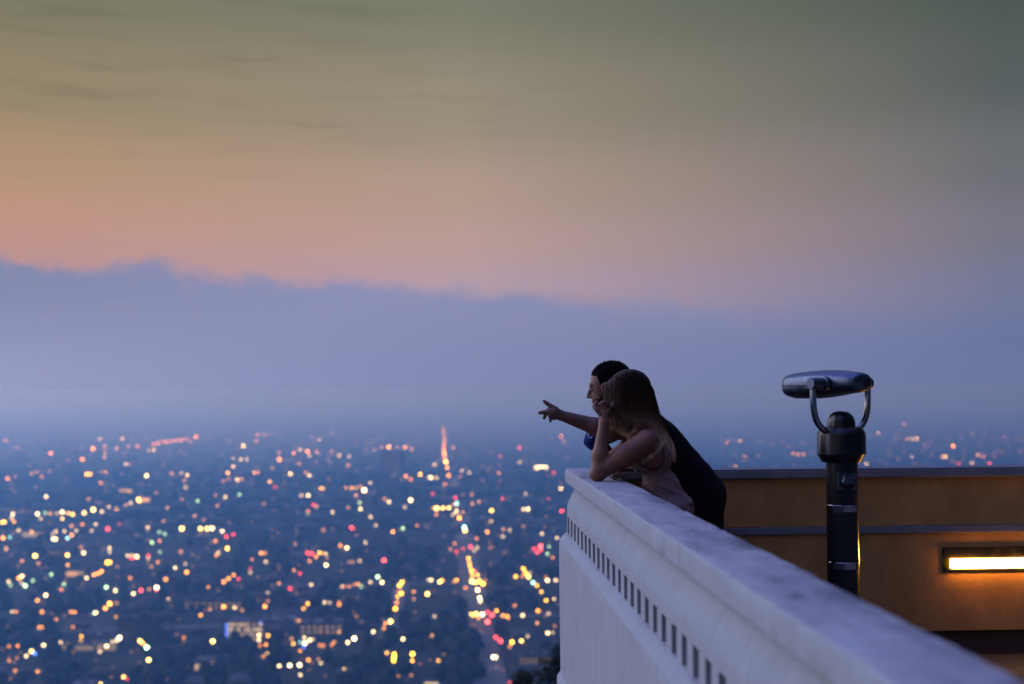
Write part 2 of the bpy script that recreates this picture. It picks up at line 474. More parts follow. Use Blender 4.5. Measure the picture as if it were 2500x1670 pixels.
# cut the window: remove front faces by rebuilding the post as a C section
post = bm_obj("post", bm, M_BLACK, viewer, True, 35)
bm = bmesh.new()
lathe(bm, [(rP + .0012, wz0 - .002), (rP + .0028, wz0), (rP + .0028, wz0 + .032), (rP + .0012, wz0 + .034)], 48, capb=False, capt=False)
bm_obj("polished_band", bm, M_CHROME, viewer, True, 35)
bm = bmesh.new()
lathe(bm, [(rP + .0012, wz1 - .034), (rP + .0028, wz1 - .032), (rP + .0028, wz1), (rP + .0012, wz1 + .002)], 48, capb=False, capt=False)
bm_obj("polished_band", bm, M_CHROME, viewer, True, 35)
# curved glossy window pane frame and the dark slatted insert
def arc_panel(name, a0, a1, r0, r1, z0, z1, mat, parent, n=14):
    vs, fs = [], []
    for i in range(n + 1):
        a = R(a0 + (a1 - a0) * i / n)
        for (r, z) in ((r0, z0), (r1, z0), (r1, z1), (r0, z1)):
            vs.append((r * math.sin(a), -r * math.cos(a), z))
    for i in range(n):
        for k in range(4):
            fs.append((i * 4 + k, i * 4 + (k + 1) % 4, i * 4 + 4 + (k + 1) % 4, i * 4 + 4 + k))
    fs.append((0, 1, 2, 3)); fs.append(tuple(n * 4 + k for k in (3, 2, 1, 0)))
    o = mesh_obj(name, vs, fs, mat, parent)
    b_ = bmesh.new(); b_.from_mesh(o.data); bmesh.ops.recalc_face_normals(b_, faces=b_.faces); b_.to_mesh(o.data); b_.free()
    return o
ins = arc_panel("window_insert", -42, 42, rP - .02, rP + .001, wz0 + .034, wz1 - .034, M_BLACK2, viewer)
arc_panel("window_jamb", -62, -42, rP - .01, rP + .004, wz0 + .034, wz1 - .034, M_BLACK, viewer)
arc_panel("window_jamb", 42, 62, rP - .01, rP + .004, wz0 + .034, wz1 - .034, M_CHROME, viewer)
nsl = 11
for i in range(nsl):
    z = wz0 + .05 + (wz1 - wz0 - .1) * i / (nsl - 1)
    arc_panel("slat", -40, 40, rP, rP + .0035, z - .004, z + .004, M_BLACK, ins, 8)
# coin plate with its turn knob
cz = vz(1173)
bm = bmesh.new(); box(bm, (0, -rP - .006, cz), (.096, .016, .084), .003)
cpl = bm_obj("coin_plate", bm, M_STEEL, viewer)
bm = bmesh.new(); tube(bm, [(0, -rP - .014, cz - .004), (0, -rP - .020, cz - .004)], .037, 28)
bm_obj("dial", bm, M_BRONZE, cpl)
bm = bmesh.new()
kv = [(-.024, .034), (.024, .034), (.034, .0), (.030, -.012), (-.030, -.012), (-.034, .0)]
a = [bm.verts.new((x, -rP - .021, cz + z)) for x, z in kv]; b = [bm.verts.new((x * .8, -rP - .046, cz + z * .85)) for x, z in kv]
bm.faces.new(a); bm.faces.new(b)
for k in range(6): bm.faces.new((a[k], a[(k + 1) % 6], b[(k + 1) % 6], b[k]))
bm_obj("knob", bm, M_STEEL, cpl)
# head block: chamfered octagon
rc = 58.5 / PXM
bm = bmesh.new()
lathe(bm, [(rP + .002, z_col0), (rc * .80, z_col0 + .002), (rc, z_ch0), (rc, z_col1 + .004), (rc * .985, z_col1 + .010), (rc * .90, z_colt - .012), (rc * .80, z_colt), (rc * .55, z_colt + .001)], 16)
o = bm_obj("head_block", bm, M_BLACK, viewer, True, 25); o.rotation_euler.z = R(11.25)
zd = vz(1004)
rd = 34.0 / PXM
bm = bmesh.new()
lathe(bm, [(rd, z_colt), (rd * .995, z_colt + (zd - z_colt) * .25), (rd * .93, z_colt + (zd - z_colt) * .5), (rd * .80, z_colt + (zd - z_colt) * .74), (rd * .55, z_colt + (zd - z_colt) * .93), (rd * .28, zd), (.004, zd + .001)], 36)
bm_obj("dome", bm, M_BLACK, viewer, True, 50)
# fork: bent steel tube rising on both sides of the binocular head
PHI = R(60)
ax = Vector((math.cos(PHI), -math.sin(PHI), 0))      # towards the eyepieces (nearer the camera)
pv_ = Vector((-math.sin(PHI), -math.cos(PHI), 0))    # towards the pivot that faces the camera
z_piv = vz(938)
hw = .195
def fork_arm(sgn, zt_):
    d = pv_ * sgn
    pts = [d * .085 + Vector((0, 0, z_colt - .035)), d * .12 + Vector((0, 0, z_colt - .016)), d * .155 + Vector((0, 0, z_colt + .010)), d * .178 + Vector((0, 0, z_colt + .042)), d * (hw - .004) + Vector((0, 0, z_colt + .085)), d * hw + Vector((0, 0, z_colt + .13)), d * hw + Vector((0, 0, zt_))]
    # smooth
    for _ in range(2):
        q = [pts[0]]
        for p0, p1 in zip(pts, pts[1:]): q += [p0 * .75 + p1 * .25, p0 * .25 + p1 * .75]
        q.append(pts[-1]); pts = q
    bm = bmesh.new(); tube(bm, pts, .0165, 16)
    return bm_obj("fork_arm", bm, M_CHROME, viewer, True, 60)
fork_arm(1, z_piv - .012); fork_arm(-1, z_piv - .012)
# binocular head: loft of rounded sections
LH = .475
HOFF = .080
secs = [  # t, half width, half height, centre z, roundness
    (-.500, .080, .036, .000, 3.2), (-.494, .104, .048, .000, 3.2), (-.47, .118, .060, -.002, 3.0), (-.40, .124, .068, -.003, 2.9), (-.2, .124, .072, -.001, 2.8), (.0, .118, .071, .003, 2.7),
    (.18, .105, .064, .006, 2.6), (.32, .090, .056, .006, 2.5), (.42, .080, .052, .005, 2.4), (.475, .069, .047, .004, 2.3), (.495, .056, .040, .004, 2.2), (.505, .040, .029, .004, 2.1)]
NS = 40
vs, fs = [], []
tilt = R(3.0)
for (t, w, h, z, nexp) in secs:
    for k in range(NS):
        a = 2 * math.pi * k / NS
        c, s = math.cos(a), math.sin(a)
        x = w * math.copysign(abs(c) ** (2 / nexp), c); zz = z + h * math.copysign(abs(s) ** (2 / nexp), s)
        p = ax * (t * LH - HOFF) + pv_ * x + Vector((0, 0, zz - t * LH * math.tan(tilt) * -1 * .35))
        vs.append((p.x, p.y, z_piv + p.z))
for i in range(len(secs) - 1):
    for k in range(NS):
        fs.append((i * NS + k, i * NS + (k + 1) % NS, (i + 1) * NS + (k + 1) % NS, (i + 1) * NS + k))
fs.append(tuple(range(NS))[::-1]); fs.append(tuple((len(secs) - 1) * NS + k for k in range(NS)))
housing = mesh_obj("binocular_housing", vs, fs, M_STEEL, viewer, True)
housing.data.set_sharp_from_angle(angle=R(45))
b_ = bmesh.new(); b_.from_mesh(housing.data); bmesh.ops.recalc_face_normals(b_, faces=b_.faces); b_.to_mesh(housing.data); b_.free()
# seam round the front half
seam = []
for i in range(33):
    t = -.49 + .62 * i / 32
    w = np.interp(t, [s[0] for s in secs], [s[1] for s in secs])
    p = ax * (t * LH - HOFF) + pv_ * (w + .0005) + Vector((0, 0, z_piv - .006))
    seam.append(p)
bm = bmesh.new(); tube(bm, seam, .0028, 6); bm_obj("seam", bm, M_RUBBER, housing)
for sg in (1, -1):
    bm = bmesh.new()
    c0 = pv_ * (sg * .105) + Vector((0, 0, z_piv + .004)); c1 = pv_ * (sg * (hw + .020)) + Vector((0, 0, z_piv + .004))
    tube(bm, [c0, pv_ * (sg * .128) + Vector((0, 0, z_piv + .004)), pv_ * (sg * .130) + Vector((0, 0, z_piv + .004)), c1 - pv_ * (sg * .003), c1], [.037, .037, .030, .030, .027], 28)
    bm_obj("pivot_boss", bm, M_STEEL, housing, True, 40)
bm = bmesh.new()
ce = pv_ * -.024 + Vector((0, 0, z_piv + .004 + LH * .5 * math.tan(tilt) * .35))
e0, e1 = ce + ax * (LH * .47 - HOFF), ce + ax * (LH * .512 - HOFF)
tube(bm, [e0, e1 - ax * .004, e1, e1 - ax * .001, e1 - ax * .012], [.027, .0262, .0235, .0135, .012], 26)
bm_obj("eyepiece", bm, M_RUBBER, housing, True, 40)

# ------------------------------------------------------------------ figures: bodies as one implicit surface each
class Body:
    def __init__(s): s.p = []
    def cap(s, a, b, ra, rb=None, k=.02, sub=False, g=''):
        s.p.append(('cap', np.array(a, float), np.array(b, float), ra, ra if rb is None else rb, k, sub, g)); return s
    def ell(s, c, r, rot=None, k=.02, sub=False, g=''):
        m = np.eye(3) if rot is None else np.array(rot)
        s.p.append(('ell', np.array(c, float), np.array(r, float), m, None, k, sub, g)); return s
def prim_d(pr, P):
    if pr[0] == 'cap':
        a, b, ra, rb = pr[1:5]
        ab = b - a
        t = np.clip(((P - a) @ ab) / max(1e-12, ab @ ab), 0, 1)
        return np.linalg.norm(P - a - t[:, None] * ab, axis=1) - (ra + t * (rb - ra))
    c, r, m = pr[1:4]
    q = (P - c) @ m          # into the local frame (columns of m are local axes)
    k0 = np.linalg.norm(q / r, axis=1); k1 = np.linalg.norm(q / (r * r), axis=1)
    return k0 * (k0 - 1.0) / np.maximum(k1, 1e-9)
def sdf(prims, P, off=0.0):
    d = None
    for pr in prims:
        x = prim_d(pr, P)
        k = pr[5]
        if d is None:
            if not pr[6]: d = x
            continue
        if pr[6]:
            x = -x
            h = np.clip(.5 - .5 * (d - x) / k, 0, 1); d = d + (x - d) * h + k * h * (1 - h)
        else:
            h = np.clip(.5 + .5 * (x - d) / k, 0, 1); d = x + (d - x) * h - k * h * (1 - h)
    return d - off
def sdf_mesh(name, prims, vox, mat, parent, off=0.0, clip=None, relief=None):
    lo, hi = np.full(3, 1e9), np.full(3, -1e9)
    for pr in prims:
        if pr[6]: continue
        if pr[0] == 'cap':
            rr = max(pr[3], pr[4])
            lo = np.minimum(lo, np.minimum(pr[1], pr[2]) - rr); hi = np.maximum(hi, np.maximum(pr[1], pr[2]) + rr)
        else:
            rr = pr[2].max(); lo = np.minimum(lo, pr[1] - rr); hi = np.maximum(hi, pr[1] + rr)
    lo -= .03 + off; hi += .03 + off
    B = 16
    nb = np.ceil((hi - lo) / (vox * B)).astype(int)
    n = nb * B
    V = np.full(n, 1.0, np.float32)
    bi = np.stack(np.meshgrid(*[np.arange(k) for k in nb], indexing='ij'), -1).reshape(-1, 3)
    cen = lo + (bi + .5) * (B * vox)
    half = B * vox * .5 * 1.7321
    dc = np.stack([prim_d(pr, cen) for pr in prims], 1)
    full = sdf(prims, cen, off)
    loc = np.stack(np.meshgrid(*[np.arange(B)] * 3, indexing='ij'), -1).reshape(-1, 3)
    sgn = np.where(full < 0, -1.0, 1.0)
    for i in range(len(bi)):
        s0 = bi[i] * B
        if abs(full[i]) > half * 1.35 + .03:
            V[s0[0]:s0[0] + B, s0[1]:s0[1] + B, s0[2]:s0[2] + B] = sgn[i]
            continue
        P = lo + (s0 + loc) * vox
        use = [pr for j, pr in enumerate(prims) if dc[i, j] < half * 1.3 + .07 + off]
        if not use or all(pr[6] for pr in use): continue
        V[s0[0]:s0[0] + B, s0[1]:s0[1] + B, s0[2]:s0[2] + B] = sdf(use, P, off).reshape(B, B, B)
    # surface nets
    ins = V < 0
    c = np.zeros(n - 1, np.int8)
    sl = lambda o, d: slice(o, d - 1 + o)
    for ox in (0, 1):
        for oy in (0, 1):
            for oz in (0, 1):
                c += ins[sl(ox, n[0]), sl(oy, n[1]), sl(oz, n[2])]
    act = np.argwhere((c > 0) & (c < 8))
    idx = np.full(n - 1, -1, np.int64)
    idx[act[:, 0], act[:, 1], act[:, 2]] = np.arange(len(act))
    acc = np.zeros((len(act), 3)); cnt = np.zeros(len(act))
    corners = [(x, y, z) for x in (0, 1) for y in (0, 1) for z in (0, 1)]
    val = {o: V[act[:, 0] + o[0], act[:, 1] + o[1], act[:, 2] + o[2]].astype(float) for o in corners}
    for a in corners:
        for axis in range(3):
            if a[axis]: continue
            b = list(a); b[axis] = 1; b = tuple(b)
            va, vb_ = val[a], val[b]
            m = (va < 0) != (vb_ < 0)
            t = np.zeros(len(act)); t[m] = va[m] / (va[m] - vb_[m])
            p = np.tile(np.array(a, float), (len(act), 1)); p[:, axis] += t
            acc[m] += p[m]; cnt[m] += 1
    verts = lo + (act + acc / cnt[:, None]) * vox
    faces = []
    for axis in range(3):
        u_, w_ = (axis + 1) % 3, (axis + 2) % 3
        s0 = [slice(1, n[k] - 1) for k in range(3)]; s0[axis] = slice(0, n[axis] - 1)
        s1 = list(s0); s1[axis] = slice(1, n[axis])
        e = np.argwhere(ins[tuple(s0)] != ins[tuple(s1)])
        for k in range(3):
            if k != axis: e[:, k] += 1
        flip = ins[e[:, 0], e[:, 1], e[:, 2]]
        def cell(du, dw):
            q = e.copy(); q[:, u_] -= du; q[:, w_] -= dw
            return idx[q[:, 0], q[:, 1], q[:, 2]]
        q = np.stack([cell(1, 1), cell(0, 1), cell(0, 0), cell(1, 0)], 1)
        q[~flip] = q[~flip][:, ::-1]
        faces.append(q)
    faces = np.concatenate(faces); faces = faces[(faces >= 0).all(1)]
    if relief is not None: verts = relief(verts)
    if clip is not None:
        keep = clip(verts)
        faces = faces[keep[faces].all(1)]
        used = np.unique(faces); remap = np.full(len(verts), -1); remap[used] = np.arange(len(used))
        verts = verts[used]; faces = remap[faces]
    me = bpy.data.meshes.new(name)
    me.vertices.add(len(verts)); me.vertices.foreach_set('co', verts.ravel().astype(np.float32))
    me.loops.add(len(faces) * 4); me.loops.foreach_set('vertex_index', faces.ravel().astype(np.int32))
    me.polygons.add(len(faces)); me.polygons.foreach_set('loop_start', np.arange(0, len(faces) * 4, 4, dtype=np.int32))
    me.update(calc_edges=True); me.validate()
    me.polygons.foreach_set('use_smooth', [True] * len(me.polygons))
    me.materials.append(mat)
    o = bpy.data.objects.new(name, me)
    COL.objects.link(o)
    if parent is not None:
        o.parent = parent; o.matrix_parent_inverse = Matrix.Translation(-Vector(parent.location))
    return o

def skin_mat(name, col):
    return material(name, col, .55, spec=.35, var=(18, .18), bump=(120, .15, .001))
M_SKIN_W = skin_mat("tanned_skin", (.175, .072, .039))
M_SKIN_M = skin_mat("fair_skin", (.14, .066, .042))
M_SHIRT = material("black_cotton", (.006, .006, .008), .9, spec=.1, var=(40, .3))
M_SLEEVE = material("skylit_navy_cotton", (.004, .014, .10), .85, spec=.15, var=(35, .25))  # same shirt as the back; sky light on the sleeve put into the blue
M_TROUSER = material("charcoal_denim", (.008, .008, .010), .9, spec=.1, var=(40, .3))
M_SHOE = material("dark_leather", (.02, .015, .012), .5)
M_TOP = material("dusty_beige_jersey", (.20, .122, .110), .9, spec=.1, var=(25, .22), bump=(90, .3, .002))
M_HAIR_D = material("black_hair", (.004, .003, .003), .9, spec=.04)
M_BEARD = material("dark_beard", (.012, .009, .008), .8, spec=.15)
M_EYE = material("dark_eye", (.02, .015, .012), .1)
M_MARK = material("white_print", (.65, .72, .85), .7)
def hair_ex(m, N, p, t):
    sp = N.n.new('ShaderNodeSeparateXYZ'); N.l.new(t.outputs['Object'], sp.inputs[0])
    f = N.maprange(N.math('ADD', sp.outputs[2], N.math('MULTIPLY', N.noise(t.outputs['Object'], 25.0, 3.0), .06)), 1.56, 1.26, 0, 1, 'LINEAR')
    mp = N.n.new('ShaderNodeMapping'); N.l.new(t.outputs['Object'], mp.inputs[0]); mp.inputs['Scale'].default_value = (150, 150, 5)
    stk = N.maprange(N.noise(mp.outputs[0], 1.0, 3.0), .3, .7, .35, 1.7)
    c = N.ramp(f, [(0.0, (.026, .011, .005)), (.35, (.058, .025, .011)), (.62, (.17, .085, .036)), (1.0, (.74, .49, .26))], 'LINEAR')
    N.l.new(N.mix(1.0, c, N.comb(stk, stk, stk), 'MULTIPLY'), p.inputs['Base Color'])
M_HAIR_W = material("long_ombre_hair", (.06, .03, .015), 0.5, spec=.15, extra=hair_ex)

def head_prims(B, c, fwd, up, female=False, g='head'):
    """head about its centre; fwd and up are unit vectors"""
    f = Vector(fwd).normalized(); u_ = Vector(up); u_ = (u_ - f * u_.dot(f)).normalized(); s = u_.cross(f)
    c = Vector(c); s_ = .95 if female else 1.07
    L = lambda x, y, z: c + (f * x + s * y + u_ * z) * s_
    M = np.array([list(f), list(s), list(u_)]).T
    E = lambda p, r, k=.02, sub=False: B.ell(L(*p), np.array(r) * s_, M, k, sub, g)
    C = lambda a, b, ra, rb, k=.01, sub=False: B.cap(L(*a), L(*b), ra * s_, rb * s_, k, sub, g)
    E((-.018, 0, .035), (.100, .077, .083))
    E((.028, 0, -.028), (.062, .060, .083), .03)
    E((.030, 0, -.070), (.056, .050, .042), .025)
    E((.074, 0, -.097), (.017, .021, .017), .018)
    C((.078, -.030, .022), (.078, .030, .022), .012, .012, .014)         # brow
    C((.090, 0, .008), (.110, 0, -.034), .0075, .0115, .010)             # nose
    C((.094, -.012, -.038), (.094, .012, -.038), .009, .009, .008)
    E((.092, .030, -.004), (.016, .015, .010), .010, True)               # eye sockets
    E((.092, -.030, -.004), (.016, .015, .010), .010, True)
    C((.089, -.016, -.058), (.089, .016, -.058), .0065, .0065, .006)     # lips
    C((.087, -.014, -.069), (.087, .014, -.069), .0070, .0070, .006)
    for q in (-1, 1):
        E((-.006, q * .078, -.006), (.028, .012, .034), .006)
        E((.000, q * .090, -.004), (.013, .010, .019), .006, True)
    return L, M

# ---- the woman leaning on her elbow
YW = 7.30
wo_base = U(1630, 1250, YW)
woman = thing("person", "person with long fair-tipped hair in a pink sleeveless top leaning one elbow on the parapet", "person", (wo_base.x, YW, 0))
W_ = Body()
pel, wai, che, nek = U(1630, 1250, YW), U(1612, 1185, YW), U(1590, 1112, YW), U(1562, 1042, YW)
def across(p, dy): return Vector((p.x, p.y + dy, p.z))
W_.cap(across(pel, -.075), across(pel, .075), .100, .100, .04, g='hip')
W_.cap(across(wai, -.06), across(wai, .06), .078, .078, .05, g='torso')
W_.cap(across(che, -.08), across(che, .08), .088, .088, .05, g='torso')
W_.cap(U(1585, 1078, YW - .10), U(1585, 1078, YW + .10), .062, .062, .04, g='torso')
W_.ell(U(1562, 1118, YW - .07), (.06, .06, .055), k=.03, g='torso'); W_.ell(U(1562, 1118, YW + .07), (.06, .06, .055), k=.03, g='torso')
hc = U(1530, 958, YW + .02)
W_.cap(nek, hc - Vector((-.02, 0, .07)), .055, .048, .03, g='neck')
wf = Vector((-1, .42, -.06)); wu = Vector((-.10, 0, 1))
Lw, _ = head_prims(W_, hc, wf, wu, True)
# near arm
sh, el, wr = U(1577, 1080, YW - .165), U(1459, 1156, YW - .19), U(1474, 1034, YW - .13)
W_.cap(sh, sh.lerp(el, .45), .060, .053, .035, g='arm').cap(sh.lerp(el, .45), el, .053, .037, .03, g='arm')
W_.ell(el + Vector((0, 0, -.002)), (.034, .032, .031), k=.02, g='arm')
W_.cap(el, el.lerp(wr, .35), .036, .0385, .016, g='arm').cap(el.lerp(wr, .35), wr, .0385, .025, .02, g='arm')
hb = U(1475, 1012, YW - .11); kn = U(1467, 994, YW - .09)
W_.cap(wr, hb, .024, .027, .015, g='hand').cap(hb, kn, .026, .024, .012, g='hand')
def finger(B, pts, r0, r1, k=.005):
    for i in range(len(pts) - 1):
        a, b = i / (len(pts) - 1), (i + 1) / (len(pts) - 1)
        B.cap(pts[i], pts[i + 1], r0 + (r1 - r0) * a, r0 + (r1 - r0) * b, k if i else .008, g='hand')
for j, dy in enumerate((-.028, -.009, .010, .027)):
    q = (0, -1, 0, 3)[j]
    finger(W_, [U(1472, 996, YW - .09 + dy), U(1464 + q, 988 + q, YW - .085 + dy), U(1473 + q, 983 + q, YW - .07 + dy), U(1482 + q, 990 + q, YW - .06 + dy)], .0092, .0075)
finger(W_, [U(1464, 1010, YW - .125), U(1455, 1000, YW - .12), U(1453, 988, YW - .11), U(1457, 980, YW - .10)], .0105, .0075)
# far arm folded along the coping
sh2, el2, wr2 = U(1566, 1062, YW + .165), U(1498, 1122, YW + .20), U(1500, 1157, YW - .03)
W_.cap(sh2, el2, .055, .042, .03, g='arm').cap(el2, wr2, .038, .026, .02, g='arm').cap(wr2, wr2 + Vector((.01, -.07, .004)), .026, .022, .015, g='hand')
for j in range(4):
    p0 = wr2 + Vector((-.022 + .016 * j, -.075, .0))
    finger(W_, [p0, p0 + Vector((0, -.035, .004)), p0 + Vector((.002, -.060, -.004))], .0088, .0072)
finger(W_, [wr2 + Vector((.03, -.03, 0)), wr2 + Vector((.045, -.06, 0)), wr2 + Vector((.045, -.085, -.002))], .0095, .008)
# legs
for dy, kx in ((-.085, .03), (.085, -.02)):
    hp = across(pel, dy); kneep = Vector((pel.x + .01 + kx, YW + dy, .50)); an = Vector((pel.x + .06 + kx * 2, YW + dy, .085))
    W_.cap(hp, kneep, .090, .056, .04, g='leg').cap(kneep, kneep.lerp(an, .4), .054, .052, .03, g='leg').cap(kneep.lerp(an, .4), an, .052, .036, .03, g='leg')
    W_.cap(an, Vector((an.x - .13, an.y, .040)), .036, .030, .02, g='foot')
VOX = .0042
sdf_mesh("body", W_.p, VOX, M_SKIN_W, woman)
tors = [p for p in W_.p if p[7] in ('torso', 'hip')]
def top_clip(v):
    ah = np.array(U(1590, 1108, YW - .20)); ah2 = np.array(U(1590, 1100, YW + .2))
    q = (v - ah); q2 = v - ah2
    hole = ((q[:, 0] / .074) ** 2 + ((q[:, 2] + .30 * q[:, 0]) / .088) ** 2 < 1) & (v[:, 1] < YW - .02)
    hole2 = ((q2[:, 0] / .074) ** 2 + (q2[:, 2] / .095) ** 2 < 1) & (v[:, 1] > YW + .06)
    n_ = np.array(nek); hem = np.array(U(1690, 1243, YW))
    d = np.array((nek - pel).normalized())
    along = (v - np.array(pel)) @ d
    neckcut = (np.linalg.norm((v - np.array(U(1562, 1046, YW))) * np.array([1, .8, 1]), axis=1) < .075)
    return ~hole & ~hole2 & ~neckcut & (along > -.045)
def top_folds(v):
    d = np.array((nek - pel).normalized())
    al = (v - np.array(pel)) @ d
    lowp = np.clip(1 - al / .34, 0, 1)
    w = .0048 * lowp * np.sin(v[:, 0] * 75 + v[:, 1] * 18 + v[:, 2] * 105 + 2 * np.sin(v[:, 1] * 22 + v[:, 0] * 14)) + .0022 * lowp * np.sin(v[:, 2] * 230 + v[:, 0] * 120 + 3 * np.sin(v[:, 1] * 40))
    sag = .028 * np.clip(1 - np.abs(al - .03) / .13, 0, 1)
    c = np.array(pel)[None] + al[:, None] * d[None]
    r = v - c; r /= np.maximum(np.linalg.norm(r, axis=1, keepdims=True), 1e-6)
    out = v + r * (w + sag)[:, None]
    return out
tt = sdf_mesh("sleeveless_top", tors, .0045, M_TOP, woman, off=.009, clip=top_clip, relief=top_folds)
md = tt.modifiers.new("thick", 'SOLIDIFY'); md.thickness = .003
# bra strap line under the arm
# trousers and shoes
legs = [p for p in W_.p if p[7] in ('hip', 'leg')]
dpl = np.array((nek - pel).normalized())
sdf_mesh("trousers", legs, .0065, M_TROUSER, woman, off=.008, clip=lambda v: (((v - np.array(pel)) @ dpl) < .045) & (v[:, 2] > .11))
for pr in [p for p in W_.p if p[7] == 'foot']:
    a, b = pr[1], pr[2]
    S = Body().cap((a[0] + .02, a[1], .046), (b[0] - .045, b[1], .036), .046, .036, .02)
    sdf_mesh("shoe", S.p, .006, M_SHOE, woman, clip=lambda v: v[:, 2] > -.001)

# hair: a full under-layer and long strands that fall down her back
HB = Body()
f_ = wf.normalized()
HB.ell(hc + Vector((.018, 0, .030)), (.109, .089, .091), k=.03)
HB.cap(hc + Vector((.034, 0, -.02)), U(1552, 1006, YW + .02), .074, .060, .04)
HB.cap(hc + Vector((-.040, -.035, -.01)), U(1498, 996, YW - .045), .036, .022, .03)
sdf_mesh("hair", HB.p, .0055, M_HAIR_W, woman)
def hair_strands(n=5200):
    paths = []
    rs = random.Random(3)
    crown = hc + Vector((.012, 0, .112))
    for i in range(n):
        ang = rs.uniform(-1.05, 1.0) * math.pi * .62 + math.pi * .5      # around the back and near side
        s = rs.random() ** .9                                            # 0 front .. 1 back (along the picture)
        near = rs.random()
        # side point on the head
        px = 1477 + s * 119 + rs.uniform(-3, 3)
        e = (s - .5) * 2
        dep = .094 * math.sqrt(max(0.0, 1 - e * e * .92))
        yoff = -dep * (1.0 - 2.0 * (near ** 3.0))
        root = crown + Vector((rs.uniform(-.01, .045) + e * .03, yoff * .25, -.002 - abs(e) * .008))
        mid1 = U(1480 + s * 107, 911 + 24 * e * e + rs.uniform(-3, 3) + (6 if s > .8 else 0), YW + .02) ; mid1.y += yoff * .85
        mid2 = U(px, 965 + rs.uniform(-6, 6), YW + .02); mid2.y += yoff
        lx = 1477 + s * 132
        mid3 = U(lx + rs.uniform(-3, 3), 1010 + 8 * s, YW + .01); mid3.y += yoff * .95
        tipx = 1484 + (s ** 1.05) * 158 + rs.uniform(-6, 6)
        tipy = 1028 + s * 86 + rs.uniform(-30, 16)
        if rs.random() < .035:
            px += rs.uniform(-5, 6); lx += rs.uniform(-7, 9); tipx += rs.uniform(-14, 10); tipy += rs.uniform(-6, 14)
            mid3 = U(lx, 1010 + 8 * s, YW + .01); mid3.y += yoff * .95
        tip = U(tipx, tipy, YW - .02); tip.y += yoff * (.95 - .15 * s) - .02 * s
        pts = [root, mid1, mid2, mid3, tip]
        # catmull-rom
        P = [pts[0] * 2 - pts[1]] + pts + [pts[-1] * 2 - pts[-2]]
        path = []
        wob = [rs.uniform(-.0022, .0022) for _ in range(3)]
        for k in range(1, len(P) - 2):
            for q in range(4):
                t = q / 4
                a, b, c, d = P[k - 1], P[k], P[k + 1], P[k + 2]
                path.append(.5 * ((2 * b) + (c - a) * t + (2 * a - 5 * b + 4 * c - d) * t * t + (3 * b - a - 3 * c + d) * t ** 3))
        path.append(pts[-1])
        paths.append(([p + Vector((wob[0] * math.sin(j * .45 + i), wob[1] * math.sin(j * .3 + i), 0)) for j, p in enumerate(path)], rs.uniform(.0010, .0021), rs.uniform(.008, .030)))
    # lay the strands on the shoulders and back instead of inside them
    m = len(paths[0][0])
    P = np.array([[tuple(p) for p in pa] for pa, _, _ in paths]).reshape(-1, 3)
    lift = np.repeat([l_ for _, _, l_ in paths], m)
    solid = [p for p in W_.p if p[7] in ('torso', 'neck') or (p[7] == 'arm' and not p[6])]
    for _ in range(7):
        d = sdf(solid, P)
        bad = d < lift
        if not bad.any(): break
        Q = P[bad]; e_ = 1e-3
        g_ = np.stack([sdf(solid, Q + np.eye(3)[k] * e_) - d[bad] for k in range(3)], 1) / e_
        g_[:, 1] -= .5
        g_ /= np.maximum(np.linalg.norm(g_, axis=1, keepdims=True), 1e-6)
        P[bad] = Q + g_ * np.minimum(lift[bad] - d[bad], .05)[:, None] * .9
    P = P.reshape(len(paths), m, 3)
    for _ in range(2): P[:, 1:-1] = P[:, 1:-1] * .5 + (P[:, :-2] + P[:, 2:]) * .25
    vs, fs = [], []
    for i, (_, r0, _) in enumerate(paths):
        base = len(vs)
        for j in range(m):
            fr = j / (m - 1); q = P[i, j]
            rr = r0 * (1 - .82 * max(0, fr - .65) / .35)
            vs += [(q[0] - rr, q[1], q[2]), (q[0] + rr * .5, q[1] - rr * .87, q[2]), (q[0] + rr * .5, q[1] + rr * .87, q[2])]
        for j in range(m - 1):
            for k in range(3):
                a = base + j * 3 + k; b = base + j * 3 + (k + 1) % 3
                fs.append((a, b, b + 3, a + 3))
    o = mesh_obj("hair_strands", vs, fs, M_HAIR_W, woman, True)
    o.matrix_parent_inverse = Matrix.Translation(-woman.location)
    return o
hs = hair_strands()

# ---- the man pointing out over the city
YM = 7.70
mo_base = U(1712, 1205, YM)
man = thing("person", "person with short dark hair and black shirt bending forward, arm stretched out and pointing", "person", (mo_base.x, YM, 0))
B_ = Body()
pel, wai, che, nek = U(1711, 1205, YM), U(1662, 1142, YM), U(1600, 1076, YM), U(1556, 1012, YM)
B_.cap(across(pel, -.07), across(pel, .07), .112, .112, .04, g='hip')
B_.cap(across(wai, -.06), across(wai, .06), .103, .103, .05, g='torso')
B_.cap(across(che, -.09), across(che, .09), .112, .112, .05, g='torso')
B_.cap(across(wai.lerp(che, .5), -.075), across(wai.lerp(che, .5), .075), .106, .106, .05, g='torso')
B_.cap(across(wai.lerp(pel, .5), -.06), across(wai.lerp(pel, .5), .06), .108, .108, .05, g='torso')
B_.cap(U(1580, 1044, YM - .12), U(1580, 1044, YM + .12), .072, .072, .05, g='torso')
hm = U(1485, 943, YM - .02)
mf = Vector((-1, .34, -.17)); mu = Vector((-.26, 0, 1))
Lm, Mm = head_prims(B_, hm, mf, mu)
B_.cap(nek, Lm(-.03, 0, -.06), .066, .058, .03, g='neck')
sh, el, wr = U(1597, 1043, YM - .19), U(1492, 1054, YM - .24), U(1366, 1013, YM - .25)
B_.cap(sh, el, .058, .047, .035, g='arm').cap(el, el.lerp(wr, .30), .047, .045, .02, g='arm').cap(el.lerp(wr, .3), wr, .045, .026, .02, g='arm')
YH = YM - .255
hd = lambda x, y, dy=0.0: U(x, y, YH + dy)
